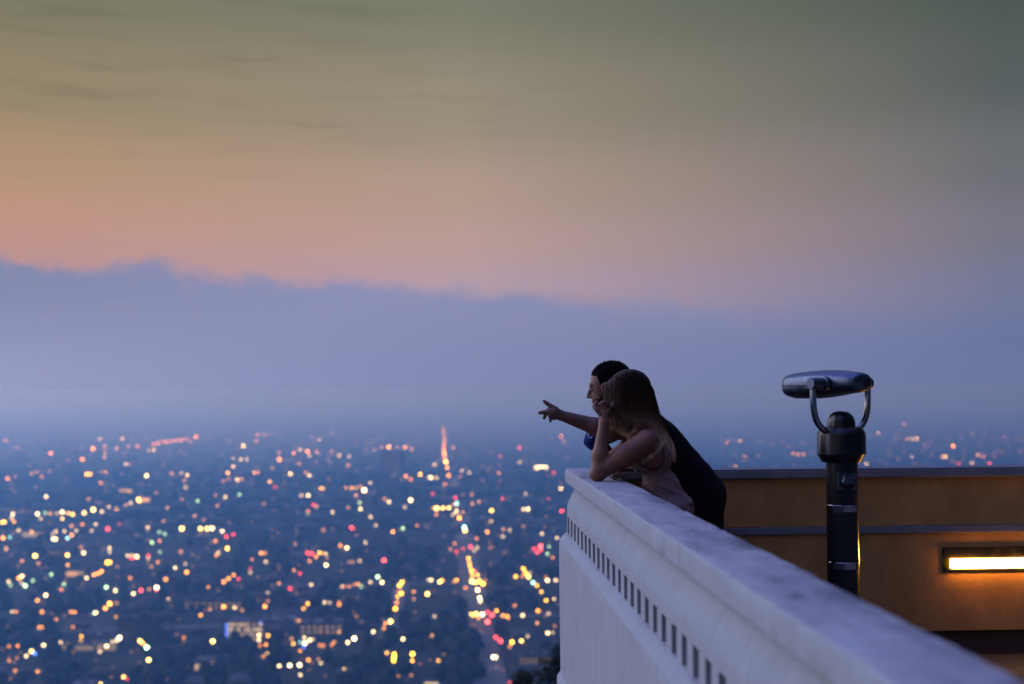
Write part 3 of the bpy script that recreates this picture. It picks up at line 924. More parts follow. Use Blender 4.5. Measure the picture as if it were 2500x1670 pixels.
B_.cap(wr, hd(1352, 1008), .025, .027, .012, g='hand').cap(hd(1354, 1004), hd(1341, 1004), .024, .019, .012, g='hand').cap(hd(1358, 1011), hd(1347, 1011), .020, .016, .012, g='hand')
finger(B_, [hd(1356, 998), hd(1344, 991), hd(1335, 985), hd(1328, 979)], .0135, .0080)         # thumb, raised
finger(B_, [hd(1340, 1005), hd(1331, 1006), hd(1323, 1007), hd(1316.5, 1008)], .0105, .0085)     # index, pointing
finger(B_, [hd(1338, 1009, .012), hd(1331, 1010, .014), hd(1330, 1017, .012), hd(1328.5, 1021, .01)], .0100, .0082)
finger(B_, [hd(1346, 1012, .026), hd(1342, 1015, .03), hd(1344, 1022, .026), hd(1343.5, 1028, .022)], .0098, .0080)
finger(B_, [hd(1354, 1014, .036), hd(1349, 1018, .04), hd(1352, 1022, .036), hd(1354, 1023, .03)], .0092, .0075)
# far arm: elbow out over the wall, forearm back on the coping
sh2, el2, wr2 = U(1545, 1015, YM + .17), U(1450, 1068, YM + .16), U(1515, 1140, YM + .12)
B_.cap(sh2, el2, .058, .045, .03, g='farm').cap(el2, wr2, .042, .027, .02, g='arm').cap(wr2, wr2 + Vector((.06, -.02, .0)), .026, .022, .012, g='hand')
for j in range(4):
    p0 = wr2 + Vector((.07, -.05 + .018 * j, .0))
    finger(B_, [p0, p0 + Vector((.036, 0, .003)), p0 + Vector((.060, 0, -.006))], .0095, .0078)
finger(B_, [wr2 + Vector((.03, -.04, 0)), wr2 + Vector((.05, -.07, 0)), wr2 + Vector((.07, -.085, -.003))], .0105, .0085)
for dy, kx in ((-.09, .02), (.09, -.05)):
    hp = across(pel, dy); kneep = Vector((pel.x + .015 + kx, YM + dy, .52)); an = Vector((pel.x + .05 + kx * 2, YM + dy, .09))
    B_.cap(hp, kneep, .095, .062, .04, g='leg').cap(kneep, kneep.lerp(an, .4), .060, .058, .03, g='leg').cap(kneep.lerp(an, .4), an, .058, .040, .03, g='leg')
    B_.cap(an, Vector((an.x - .16, an.y, .044)), .040, .034, .02, g='foot')
sdf_mesh("body", B_.p, .0042, M_SKIN_M, man)
dpl2 = np.array((nek - pel).normalized())
tors = [p for p in B_.p if p[7] == 'torso'] + [p for p in B_.p if p[7] == 'hip']
Bs = Body(); Bs.p = tors[:]
Bs.cap(sh, sh.lerp(el, .55), .062, .060, .04)
Bs.cap(sh2 + (sh - sh2) * .05, sh2.lerp(el2, .15), .060, .060, .04)
def man_folds(v):
    al = (v - np.array(pel)) @ dpl2
    return v + np.stack([np.zeros(len(v)), np.zeros(len(v)), .004 * np.sin(al * 60 + v[:, 1] * 25) * np.clip(1 - np.abs(al - .1) / .3, 0, 1)], 1)
shirt = sdf_mesh("shirt", Bs.p, .0055, M_SHIRT, man, off=.012, relief=man_folds,
    clip=lambda v: (((v - np.array(pel)) @ dpl2) > -.07) & ((v - np.array(nek)) @ np.array((Lm(-.03, 0, -.06) - nek).normalized()) < .035))
Bv = Body(); Bv.cap(sh2, sh2.lerp(el2, .55), .062, .062, .04).cap(sh2.lerp(el2, .5), el2 + Vector((.004, 0, -.012)), .062, .052, .03)
slv = sdf_mesh("sleeve", Bv.p, .0055, M_SLEEVE, man, off=.008,
    relief=lambda v: v + .003 * np.sin(v[:, [2, 0, 1]] * 90))
slv["label"] = "skylit blue short sleeve with a small pale print"
em = []
ec = U(1441, 1062, YM + .085)
for k in range(15):
    a = R(40 + 290 * k / 14)
    em.append(ec + Vector((.012 * math.cos(a), .0, .017 * math.sin(a))))
bm = bmesh.new(); tube(bm, em, .0030, 6)
pr_ = bm_obj("print_mark", bm, M_MARK, slv)
legs = [p for p in B_.p if p[7] in ('hip', 'leg')]
pel_m = np.array(pel)
sdf_mesh("trousers", legs, .0065, M_TROUSER, man, off=.010, clip=lambda v: (((v - pel_m) @ dpl2) < .02) & (v[:, 2] > .10))
for pr in [p for p in B_.p if p[7] == 'foot']:
    a, b = pr[1], pr[2]
    S = Body().cap((a[0] + .02, a[1], .052), (b[0] - .05, b[1], .042), .052, .042, .02)
    sdf_mesh("shoe", S.p, .006, M_SHOE, man, clip=lambda v: v[:, 2] > -.001)
# short hair, cut at the hairline, and a trimmed beard
Hm = Body(); Mh = Mm
Hm.ell(Lm(-.022, 0, .038), (.112, .088, .0925), Mh, .02)
Fv, Uv = np.array(Mm[:, 0]), np.array(Mm[:, 2]); Sv = np.array(Mm[:, 1]); Cv = np.array(hm)
def hair_cut(v):
    q = (v - Cv) / 1.07; x, y, z = q @ Fv, q @ Sv, q @ Uv
    line = np.where(x > .035, .060 + (x - .035) * .25, np.where(x > .012, -.012 + (x - .012) * 2.9, np.where(x > -.035, .022 - 0 * x, -.070)))
    line = np.where((x <= .012) & (x > -.035), .020, line)
    line = np.where((x <= .020) & (x > .000), -.034, line)
    return z > line
def hair_fuzz(v):
    q = v - Cv
    return v + (q / np.linalg.norm(q, axis=1, keepdims=True)) * (.0016 * np.sin(v[:, :1] * 610 + v[:, 1:2] * 370 + 5 * np.sin(v[:, 2:] * 130)) * np.sin(v[:, 2:] * 560 + 4 * np.sin(v[:, :1] * 150)))
mh_ = sdf_mesh("hair", Hm.p, .004, M_HAIR_D, man, clip=hair_cut, relief=hair_fuzz)
rs = random.Random(14)
vs, fs = [], []
mv = mh_.data.vertices
for k in range(3800):
    v_ = mv[rs.randrange(len(mv))]
    n_ = (v_.normal + Vector((rs.uniform(-.5, .5) + .25, rs.uniform(-.5, .5), rs.uniform(-.3, .5)))).normalized()
    lo_ = .4 + .7 * max(0.0, (v_.co - hm).normalized().z)
    tip = v_.co + n_ * rs.uniform(.004, .010) * lo_
    sd_ = Vector((rs.uniform(-1, 1), rs.uniform(-1, 1), rs.uniform(-1, 1))).normalized() * .0016
    b0 = len(vs); vs += [v_.co - sd_, v_.co + sd_, tip]; fs.append((b0, b0 + 1, b0 + 2))
sh_ = mesh_obj("short_hairs", vs, fs, M_HAIR_D, mh_)
Bb = Body(); Bb.p = [p for p in B_.p if p[7] == 'head'][1:4]
def beard_cut(v):
    q = (v - Cv) / 1.07; x, y, z = q @ Fv, q @ Sv, q @ Uv
    return (z < -.050 + np.clip(.045 - x, 0, 1) * 1.1) & (x > -.012) & ~((z > -.078) & (x > .078))
sdf_mesh("beard", Bb.p, .004, M_BEARD, man, off=.007, clip=beard_cut)
for q in (-1, 1):
    bm = bmesh.new(); bmesh.ops.create_uvsphere(bm, u_segments=14, v_segments=10, radius=.0115, matrix=Matrix.Translation(Lm(.0755, q * .031, -.003)))
    ey = bm_obj("eye", bm, M_EYE, man, True); ey.matrix_parent_inverse = Matrix.Translation(-man.location)

# ------------------------------------------------------------------ hillside trees just below the terrace
M_LEAF = material("dark_foliage", (.030, .042, .020), .7, spec=.2, var=(1.2, .5))
M_BARK = material("bark", (.05, .038, .03), .9)
def hill_tree(label, px, py, Y, lobes, seed, nleaf=2600):
    rs = random.Random(seed)
    c = U(px, py, Y)
    rr = math.hypot(c.x - 3, c.y - 2)
    base = Vector((c.x, c.y, ground_z(rr) - .4))
    t = thing("hillside_tree", label, "tree", base, "dark trees on the slope below the terrace")
    H = c.z - base.z
    bm = bmesh.new()
    top = Vector((rs.uniform(-.2, .2), rs.uniform(-.2, .2), H))
    tube(bm, [Vector((0, 0, 0)), Vector((.08, .05, H * .4)), top * .8, top], [.22, .17, .10, .03], 8)
    tips = []
    for (dx, dz, r) in lobes:
        tip = Vector((dx, rs.uniform(-r, r) * .6, H + dz))
        tube(bm, [Vector((top.x * .6, top.y * .6, H * .72)), tip * .6 + top * .3 + Vector((0, 0, .1)), tip], [.07, .05, .015], 6)
        tips.append((tip, r))
    bm_obj("trunk", bm, M_BARK, t)
    vs, fs = [], []
    for i in range(nleaf):
        tip, r = tips[i % len(tips)]
        d = Vector((rs.gauss(0, 1), rs.gauss(0, 1), rs.gauss(0, .8))).normalized() * r * rs.random() ** .45
        p = tip + d
        if vnoise(p * 2.2 + Vector((seed, 0, 0))) < -.22: continue
        q = Euler((rs.uniform(0, 6.3), rs.uniform(0, 6.3), rs.uniform(0, 6.3))).to_matrix()
        s = rs.uniform(.05, .12)
        b0 = len(vs)
        for (x, y) in ((-s * .5, 0), (0, -s), (s * .5, 0), (0, s)):
            vs.append(p + q @ Vector((x, y, 0)))
        fs.append((b0, b0 + 1, b0 + 2, b0 + 3))
    mesh_obj("crown", vs, fs, M_LEAF, t)
    return t
hill_tree("dark bushy tree crown beside the foot of the pale parapet", 1318, 1705, 58, [(-.2, .2, 1.1), (.7, 1.0, .9), (1.1, 1.6, .7), (-.9, 0.0, .8), (.3, -.6, 1.2), (-.7, .7, .45)], 3, 5200)
hill_tree("small dark treetop below the lit streets, left of the bushy tree", 748, 1702, 70, [(0, .2, .65), (.4, -.2, .6), (-.5, -.1, .5)], 8, 1600)
hill_tree("tiny dark treetop peeping up between the two bigger treetops", 985, 1700, 75, [(0, .1, .5), (.4, -.3, .5)], 9, 1200)
hill_tree("low dark treetop in front of the faint red-brown roof", 842, 1706, 72, [(0, .2, .5), (-.4, -.2, .5), (.4, -.2, .45)], 12, 1300)

# ------------------------------------------------------------------ streets and avenue on the plain
M_ROAD = material("lamplit_asphalt", (.085, .078, .075), .85, var=(.05, .3))  # road tone lightened to stand for lamplight on the pavement
def strip(name, pa, pb, width, label, z=.35):
    a, b = G(*pa, CITY_Z), G(*pb, CITY_Z)
    d = (b - a).normalized(); n = Vector((-d.y, d.x, 0)) * width / 2
    a -= d * 60
    vs = [a - n, a + n, b + n, b - n]
    vs = [(p.x, p.y, CITY_Z + z) for p in vs]
    o = mesh_obj(name, vs, [(0, 1, 2, 3)], M_ROAD)
    return tag(o, label, "road", kind='structure')
strip("avenue", (1196, 1668), (1086, 1050), 30, "long straight lit avenue running away over the plain")
strip("street", (930, 1600), (985, 1415), 18, "short side street with amber lamps", .40)
for i, (pa, pb) in enumerate((((0, 1545), (1400, 1500)), ((0, 1440), (1400, 1418)), ((0, 1345), (1400, 1350)), ((0, 1262), (1400, 1240)))):
    strip("cross_street", pa, pb, 16, "cross street over the dark city blocks", .30 + .01 * i)

# picture positions of the lamps: (column, row, colour, size)
LISTS = [(0, 1000, "45,250,o1 135,312,o1 415,358,o2 760,320,o2 675,407,o2 818,238,w1 1000,238,w1 857,303,o1 860,350,p1 855,390,p1 955,318,p1 1050,300,p1 1125,296,o1 1255,285,o1 1290,276,o1 1325,268,o1 1355,264,o1 1385,262,o1 1410,258,p1 1430,255,o1 1455,251,p1 1480,248,o1 1505,244,p1 1530,240,o1 1560,262,p1 1605,222,o2 1220,332,w1 1260,330,w1 1993,295,w2 2100,257,o1 2110,205,p1 2145,205,p1 2170,205,p1 1910,408,w2 1972,408,w1 2020,408,w1 2288,408,o2 2285,350,p1 62,565,o2 123,554,p1 260,525,p1 300,510,p1 342,550,o1 405,505,p1 710,528,a2 738,530,a2 830,510,p1 865,510,p1 1030,445,w1 1065,448,p1 1200,542,w2 1405,522,p1 1485,520,w1 1535,535,w1 1520,635,w1 1510,582,p1 1865,518,a2 1910,465,w1 2080,520,a2 2112,520,o2 2230,475,p1 2210,592,a2 1872,568,p1 1830,585,p1 1943,575,w1 1978,570,p1 2252,632,r1 2070,618,p1 378,712,w2 825,600,o1 725,732,p1 1135,735,y3 1140,748,y2 1190,740,a1 1280,680,p1 1070,765,w1 1030,780,p1 1490,735,p1 1370,803,p1 1617,747,g1 1960,697,g1 1845,715,w1 1780,788,p1 2160,770,p1 1765,700,p1 105,857,w2 95,888,w1 118,918,a2 35,922,a3 15,925,a2 307,853,w2 370,843,g1 410,850,a1 467,850,w1 510,840,w2 560,850,a2 595,858,y2 510,893,y2 690,845,y2 765,820,y3 833,835,w1 890,800,w1 915,828,a2 953,820,a2 333,893,w1 585,953,p1 675,940,o1 783,938,w1 883,978,r2 980,938,r1 750,992,w1 153,988,w1 258,1000,a1 25,1050,o2 80,1045,c1 430,1018,w1 457,998,w1 455,1060,w2 435,1060,w2 528,997,w1 553,1052,c2 588,1028,o2 625,990,w1 1210,965,w1 1305,1003,g1 1350,1018,g1 1245,1090,g2 1308,1075,o1 1490,974,y3 1642,974,y3 1697,974,y3 1737,972,w3 1820,996,w2 1853,1040,r2 1910,1022,r1 1765,1075,o1 1595,870,p1 1668,900,p1 2062,928,p1 1862,1133,y2 895,1133,w1 665,1125,p1 50,1135,p1 1340,915,p1"),
(700, 1000, "265,245,w1 375,195,p1 57,355,o1 110,328,w1 170,342,o2 187,380,w1 240,345,p1 260,355,p1 368,343,p1 430,373,w1 510,383,w1 503,455,o1 30,525,w2 185,538,w1 155,515,p1 105,445,p1 775,308,p1 835,308,o2 908,310,p1 968,310,o2 1022,323,p1 718,328,p1 1280,160,p1 1286,185,p1 1288,205,p1 1292,230,p1 1291,250,p1 1290,265,p1 1288,283,o1 1288,300,o1 1287,318,o1 1286,335,o1 1289,350,o2 1290,365,o2 1292,390,o2 1303,430,y3 1313,475,a2 1325,540,o2 1295,610,o1 1210,450,w1 1093,530,a2 1160,555,w1 1180,557,w2 1225,557,w1 975,545,o1 1015,570,o1 1435,500,w1 1495,515,w1 1420,548,p1 1363,308,p1 1905,430,w1 1905,312,r1 1747,382,r1 1738,518,o1 2040,478,o1 2185,515,r1 2135,548,r1 2248,218,o1 2265,262,p1 2245,650,w2 635,660,w3 605,628,p1 685,600,w1 280,645,a1 300,645,a1 485,640,a1 530,642,a1 565,642,a1 567,702,p1 120,705,w1 177,705,w2 838,755,w2 803,733,p1 1015,742,w3 967,797,w1 1195,688,r1 603,813,w2 597,762,g1 220,778,r1 245,793,p1 175,832,o1 170,865,g1 375,840,w1 505,800,p1 687,877,w1 1445,700,p1 1515,695,p1 1575,755,a1 1520,770,p1 1382,725,r2 1393,768,c2 1367,778,a1 1205,805,y1 1228,807,y3 1278,807,y3 1327,805,y3 1410,812,r2 1390,828,w2 1388,852,w2 1360,862,w1 1440,840,p1 1412,887,o3 1225,857,o1 1677,826,y3 1940,815,w2 1975,815,w2 1955,690,w1 1767,728,r1 2145,733,r1 2253,830,r2 1675,915,w1 1773,983,p1 1827,988,w1 1642,1002,o2 1770,1040,w1 2090,1017,w1 2212,1048,w1 1940,957,p1 1555,1055,o1 1455,963,c3 1460,990,y3 1375,1097,o1 1505,1123,r2 1560,1130,w1 1445,1138,r1 2025,1138,r2 2078,1120,r3 2148,1122,g1 343,937,w2 300,987,o1 533,968,r2 868,1000,o2 952,972,g2 1045,938,o1 1068,950,o1 730,948,w1 645,1088,w1 493,1132,w2 440,1110,o1 70,1100,p1 130,912,p1"),
(0, 1330, "50,38,a1 288,90,y3 553,85,y3 180,133,o1 315,153,o1 685,66,w2 665,20,p1 898,62,w1 897,28,w1 1080,110,r2 1120,97,w2 1045,90,w1 1082,85,w1 1215,90,r2 1215,112,w1 1310,60,g1 1293,142,o1 1240,180,p1 880,145,a3 900,145,a3 555,165,a1 960,180,p1 182,258,w2 155,272,o2 175,312,w1 207,335,g2 85,330,g1 70,300,w1 270,293,g1 420,243,g1 710,272,w2 770,245,o2 803,235,o2 833,218,o2 522,325,g1 505,367,o1 375,413,w2 307,455,o2 343,550,o2 870,348,g2 945,375,w2 1068,272,o1 1092,400,w2 1155,373,r2 1283,350,w3 1280,370,r2 1220,368,p1 1357,283,o2 1435,190,w2 1518,157,w1 1530,225,o2 1380,442,w1 1480,55,o1 1788,65,w1 1770,87,o1 1862,32,y2 2138,68,o2 2172,66,o1 2065,120,o1 2177,140,w1 2050,195,r1 2050,228,w1 1913,247,o2 1872,275,o2 1833,302,o2 1953,280,r1 2285,315,o1 2192,390,w1 1705,345,o1 1832,508,o2 1922,515,w1 1983,535,p1 1643,577,o2 1720,530,p1 2168,505,o2 2195,460,p1 100,547,w1 133,547,o1 580,550,o1 612,552,o1 785,555,w2 772,560,g1 898,483,o3 863,520,o3 955,478,p1 460,612,o1 950,590,a1 988,588,a2 1055,585,o1 1095,590,o1 1157,582,a2 320,676,o1 345,676,o1 598,672,o1 667,748,a2 663,783,a1 358,822,w2 497,798,w1 73,832,o1 145,828,o1 258,872,y3 283,890,b2 215,912,w2 873,830,w2 920,795,w1 955,785,w2 978,762,w3 818,877,w1 1147,788,y3 1170,808,o2 1202,840,g3 1218,943,y3 1742,790,y3 2120,740,w2 2120,780,w2 2150,670,w1 2195,743,a2 2177,818,o2 2128,825,o1 2195,890,y2 2155,915,o1 1625,940,o2 1978,988,o2 2287,992,w3 1013,1082,y3 1040,1098,r1 825,1137,y2 307,1038,o1 125,1030,o1 75,950,o1 140,925,p1 1505,760,o1"),
(700, 1330, "172,68,r2 205,72,r2 240,98,o2 268,65,a2 290,70,o1 320,72,w1 188,133,o1 322,167,w2 330,105,p1 60,210,o1 108,235,r1 200,327,w1 28,358,r2 512,142,p1 540,140,p1 598,132,w1 440,10,o1 797,127,r3 745,263,g2 780,307,w2 450,343,w1 467,342,a1 512,342,p1 555,325,o1 585,322,o1 610,342,g1 685,305,w1 945,305,a3 925,333,a3 937,397,a3 908,425,a2 910,385,o1 902,473,o2 890,523,a3 850,628,y3 808,645,o2 795,685,o1 710,712,w2 1152,403,y3 1160,288,w1 1183,288,w2 1255,303,y3 1275,290,a2 1390,288,a2 1370,303,o1 1040,445,p1 1040,385,o1 1487,110,a2 1497,150,a2 1500,175,a2 1515,215,a3 1540,218,r2 1520,255,o2 1563,248,a2 1518,300,y3 1548,310,y3 1575,298,a3 1607,320,a3 1625,290,p1 1563,370,w3 1580,435,w3 1585,462,w2 1553,565,y3 1510,565,y2 1525,580,a2 1603,570,w3 1570,598,o2 1643,552,r2 1682,575,r3 1645,630,r3 1718,540,a2 1770,580,o2 1805,585,a2 1815,600,o1 1465,352,o1 1712,758,r2 1752,788,r3 1845,797,a3 1922,787,y3 1973,750,w1 1828,835,o1 1690,920,w3 1710,920,w3 1932,578,w2 1867,498,o1 2057,540,o2 2143,563,w1 2050,640,p1 2137,722,w3 2178,718,w1 2195,665,p1 1938,195,a2 1957,232,a3 1990,232,w1 1930,258,o1 1980,262,y3 1875,260,a2 2017,310,c2 2050,333,a2 2085,385,a2 2125,455,a2 2190,443,w1 2120,265,o1 2135,292,w2 2203,290,w2 2080,42,r2 2052,60,r2 2178,105,o1 2135,75,g1 1533,45,w1 1390,55,r1 1340,35,p1 1665,25,p1 1745,375,p1 172,482,a2 138,522,a2 310,473,w1 353,473,w1 430,473,o1 430,492,o1 85,622,p1 105,622,p1 570,585,p1 1210,585,w1 145,760,w2 150,805,w3 190,780,w2 215,775,w1 55,810,a2 110,797,c1 140,838,b2 40,770,p1 110,870,o1 270,823,o1 300,825,o1 390,797,o1 370,820,o1 500,800,w2 553,768,w3 430,712,p1 952,772,w2 1190,745,p1 820,885,a2 880,895,a3 878,925,a3 876,950,a3 1030,895,a3 1028,950,a2 1242,948,a2 178,943,o2 25,988,w3 105,985,w3 260,938,p1 280,970,w1 470,1020,y2 112,1065,w1 1020,1068,p1 915,1075,o1 1930,1098,w1 1825,1130,r1"),
]
RIGHT = "2144,1058,w1 2207,1036,p1 2214,1071,p1 2226,1071,w1 2238,1071,w1 2327,1089,o2 2301,1116,p1 2227,1115,w1 2340,1132,r1 2373,1131,w1 2115,1133,w1 2308,1115,w1 2387,1111,p1 2400,1115,p1 2374,1059,p1 1775,1079,o1 1806,1075,w1 1818,1114,o1 1937,1107,p1 1949,1109,p1 1962,1109,p1 1795,1139,p1 2416,1132,r1"
pts = []
for (x0, y0, s_) in LISTS:
    for tok in s_.split():
        x, y, c = tok.split(',')
        pts.append((x0 + float(x) / 3.354, y0 + float(y) / 3.354, c[0], int(c[1])))
for tok in RIGHT.split():
    x, y, c = tok.split(','); pts.append((float(x), float(y), c[0], int(c[1])))
LXY = np.array([(p_[0], p_[1]) for p_ in pts])
def hides_lamp(x, y, wx, up, down=4):
    return bool(((np.abs(LXY[:, 0] - x) < wx) & (LXY[:, 1] > y - up) & (LXY[:, 1] < y + down)).any())

# ------------------------------------------------------------------ buildings
M_WALLS = [material("stucco_pale", (.17, .16, .16), .9), material("stucco_tan", (.075, .062, .055), .9), material("stucco_grey", (.05, .05, .056), .9)]
M_ROOFS = [material("roof_grey", (.06, .06, .064), .9), material("roof_dark", (.03, .03, .032), .9), material("roof_tile", (.07, .038, .03), .9)]
M_WIN = glow("lit_windows", (1.0, .62, .30), .55)
def building_mesh(kind, rs):
    bm = bmesh.new()
    w, d, h = (16, 14, 5) if kind == 'house' else (30, 22, 8) if kind == 'block' else (26, 20, 19)
    box(bm, (0, 0, h / 2), (w, d, h))
    nw = len(bm.faces)
    if kind == 'house':      # hipped roof with eaves
        e = .8
        base = [bm.verts.new((sx * (w / 2 + e), sy * (d / 2 + e), h + .01)) for sx, sy in ((-1, -1), (1, -1), (1, 1), (-1, 1))]
        r0, r1 = bm.verts.new((-w * .22, 0, h + 3.2)), bm.verts.new((w * .22, 0, h + 3.2))
        for f in ((base[0], base[1], r1, r0), (base[1], base[2], r1), (base[2], base[3], r0, r1), (base[3], base[0], r0), tuple(base[::-1])): bm.faces.new(f)
        box(bm, (w * .3, d * .2, h + 2.4), (1.2, 1.0, 3.0))
    else:                    # flat roof, raised rim, plant room
        for (cx, cy_, sx, sy) in ((0, d / 2 - .3, w - 1.2, .6), (0, -d / 2 + .3, w - 1.2, .6), (w / 2 - .3, 0, .6, d), (-w / 2 + .3, 0, .6, d)):
            box(bm, (cx, cy_, h + .5), (sx, sy, 1.0))
        box(bm, (w * .15, d * .1, h + 1.4), (w * .25, d * .3, 2.6))
        box(bm, (-w * .25, -d * .15, h + .9), (w * .12, d * .15, 1.6))
    nr = len(bm.faces)
    # windows in rows, slightly proud of the wall facing the hill
    floors = max(1, int(h / 3.4)); nx = int(w / 4)
    for fl in range(floors):
        for k in range(nx):
            box(bm, (-w / 2 + (k + .5) * w / nx, -d / 2 - .05, 1.9 + fl * 3.3), (1.5, .14, 1.5))
    bm.faces.ensure_lookup_table()
    for i, f in enumerate(bm.faces):
        f.material_index = 0 if i < nw else 1 if i < nr else 2
    return bm
M_GLASS = material("dark_window_glass", (.03, .035, .045), .15)
BMESH = {}
for kind in ('house', 'block', 'tower'):
    for wi in range(3):
        for lit in (0, 1):
            me = bpy.data.meshes.new(kind + "_mesh")
            bm = building_mesh(kind, random)
            bm.to_mesh(me); bm.free()
            for m_ in (M_WALLS[wi], M_ROOFS[wi], M_WIN if lit else M_GLASS): me.materials.append(m_)
            BMESH[kind, wi, lit] = me
av0, av1 = G(1196, 1668, CITY_Z), G(1086, 1050, CITY_Z)
adir = (av1 - av0).normalized(); aper = Vector((adir.y, -adir.x, 0))
ang = math.atan2(adir.y, adir.x) - math.pi / 2
def to_px(p):
    q = CAM_R.to_3x3().transposed() @ (Vector(p) - Vector((0, 0, CAM_H)))
    return PW / 2 + FPX * q.x / -q.z, PH / 2 - FPX * q.y / -q.z
NAMES = {'house': ("house", "low hip-roofed house"), 'block': ("low_building", "flat-roofed low building"), 'tower': ("apartment_building", "square apartment building")}
HUE = ("pale grey", "tan", "dark grey")
rs = random.Random(21)
cand = []
for i in range(-26, 60):
    for j in range(-40, 16):
        if j in (-1, 0): continue
        along = i * 44 + rs.uniform(-7, 7); side = j * 42 + rs.uniform(-6, 6)
        p = av0 + adir * along + aper * side
        x, y = to_px((p.x, p.y, CITY_Z + 4))
        if -20 < x < 1372 and 1200 < y < 1690 and rs.random() < .72 and not hides_lamp(x, y, 24, 30): cand.append((y, x, p))
cand.sort(key=lambda t_: -t_[0])
def zone_row(y): return "in far haze" if y < 1130 else "in mid-plain" if y < 1350 else "in near blocks"
blds = {}
for n_, (y, x, p) in enumerate(cand[:250]):
    kind = rs.choices(('house', 'block', 'tower'), (6, 4, 1))[0]; wi = rs.randrange(3); lit = 1 if rs.random() < .16 else 0
    o = bpy.data.objects.new(NAMES[kind][0], BMESH[kind, wi, lit]); COL.objects.link(o)
    o.location = (p.x, p.y, CITY_Z); s_ = rs.uniform(.8, 1.3)
    o.scale = (s_ * rs.uniform(.8, 1.3), s_, s_ * rs.uniform(.85, 1.25)); o.rotation_euler.z = ang + rs.choice((0, 0, math.pi / 2))
    where = "nearest blocks" if y > 1520 else "farther blocks"
    blds.setdefault((f"{HUE[wi]} {NAMES[kind][1]}{' with lit windows' if lit else ''}", where, kind), []).append((x, n_, o))
for (what, where, kind), L_ in blds.items():
    L_.sort()
    for i, (_, _, o) in enumerate(L_):
        tag(o, f"{what} in the {where}" + (f", {['first', 'second', 'third', 'fourth', 'fifth', 'sixth', 'seventh', 'eighth', 'ninth', 'tenth', 'eleventh', 'twelfth'][i] if i < 12 else '%dth' % (i + 1)} from the left" if len(L_) > 1 else ""), "house" if kind == 'house' else "building", f"dim city buildings in the {where}")
# rooftops too far to tell apart, and the street trees between them
bm = bmesh.new()
for (y, x, p) in cand[250:]:
    box(bm, (p.x, p.y, CITY_Z + 3.5), (rs.uniform(12, 26), rs.uniform(12, 26), rs.uniform(6, 12)), rot=Matrix.Rotation(ang, 3, 'Z'))
for _ in range(1600):
    x, y = rs.uniform(-100, 2600), 1062 + 240 * rs.random() ** 1.6
    if 1380 < x < 1700: continue
    p = G(x, y, CITY_Z); s_ = rs.uniform(14, 34)
    box(bm, (p.x, p.y, CITY_Z + 4), (s_, s_ * rs.uniform(.5, 1.2), rs.uniform(7, 16)), rot=Matrix.Rotation(ang, 3, 'Z'))
tag(bm_obj("distant_rooftops", bm, M_WALLS[2]), "countless far rooftops merging into blue haze", "rooftops", kind='stuff')
vs, fs = [], []
ico = bmesh.new(); bmesh.ops.create_icosphere(ico, subdivisions=2, radius=1.0)
iv = [v_.co.copy() for v_ in ico.verts]; iff = [tuple(v_.index for v_ in f.verts) for f in ico.faces]; ico.free()
for k in range(4200):
    y = 1150 + 530 * rs.random() ** .75; x = rs.uniform(-30, 1390)
    if vnoise((x * .006, y * .012, 5)) < -.05 or hides_lamp(x, y, 15, 40, 3): continue
    p = G(x, y, CITY_Z); r_ = rs.uniform(3.0, 7.5); hgt = rs.uniform(.8, 1.5)
    b0 = len(vs)
    for v_ in iv:
        q = 1 + .35 * vnoise((v_.x * 2 + k, v_.y * 2, v_.z * 2))
        vs.append((p.x + v_.x * r_ * q, p.y + v_.y * r_ * q, CITY_Z + r_ * hgt * .8 + v_.z * r_ * q * hgt))
    fs += [tuple(b0 + i_ for i_ in f) for f in iff]
tag(mesh_obj("street_trees", vs, fs, material("city_foliage", (.022, .028, .016), .9, spec=.1)), "dark mass of street trees between the city blocks", "trees", kind='stuff')

# a hazy office tower, a floodlit building with blue lights, long lit buildings
def lit_building(name, label, x0, x1, y0, y1, wall, strips=(), cat="building", depth=.5):
    """front between picture columns x0..x1, base row y1, roof row y0; strips: (name, u0, u1, v0, v1, colour, strength)"""
    a, b = G(x0, y1, CITY_Z), G(x1, y1, CITY_Z)
    dist = (a + b).length / 2
    w = (b - a).length; h = (y1 - y0) / FPX * dist
    t = thing(name, label, cat, ((a.x + b.x) / 2, (a.y + b.y) / 2, CITY_Z), rz=math.atan2(b.y - a.y, b.x - a.x))
    bm = bmesh.new(); box(bm, (0, w * depth / 2, h / 2), (w, w * depth, h)); bm_obj("wall", bm, wall, t)
    bm = bmesh.new(); box(bm, (0, w * depth / 2, h + .35), (w + 1, w * depth + 1, .7)); box(bm, (w * .2, w * depth / 2, h + 2), (w * .2, w * depth * .3, 2.6)); bm_obj("roof", bm, M_ROOFS[0], t)
    for (nm, u0, u1, v0, v1, colr, s_) in strips:
        bm = bmesh.new(); box(bm, (w * ((u0 + u1) / 2 - .5), -.25, h * (v0 + v1) / 2), (w * (u1 - u0), .4, h * (v1 - v0)))
        bm_obj(nm, bm, glow(f"glow_{nm}_{colr}_{s_}", colr, s_), t)
    return t
WW, AM, BL = (1.0, .72, .42), (1.0, .55, .22), (.10, .20, 1.0)
rr_ = random.Random(5)
lit_building("office_tower", "faint square office tower silhouette in the haze, with a row of lights on its roof", 929, 984, 1102, 1150, M_WALLS[2],
             [("window_band", .08, .92, .2 + .2 * k, .26 + .2 * k, AM, .12) for k in range(4)])
st_ = [("window_band", .05 + .08 * k, .10 + .08 * k, .15 + .22 * r_, .27 + .22 * r_, WW, rr_.uniform(.5, 1.5)) for k in range(11) for r_ in range(4) if rr_.random() < .9]
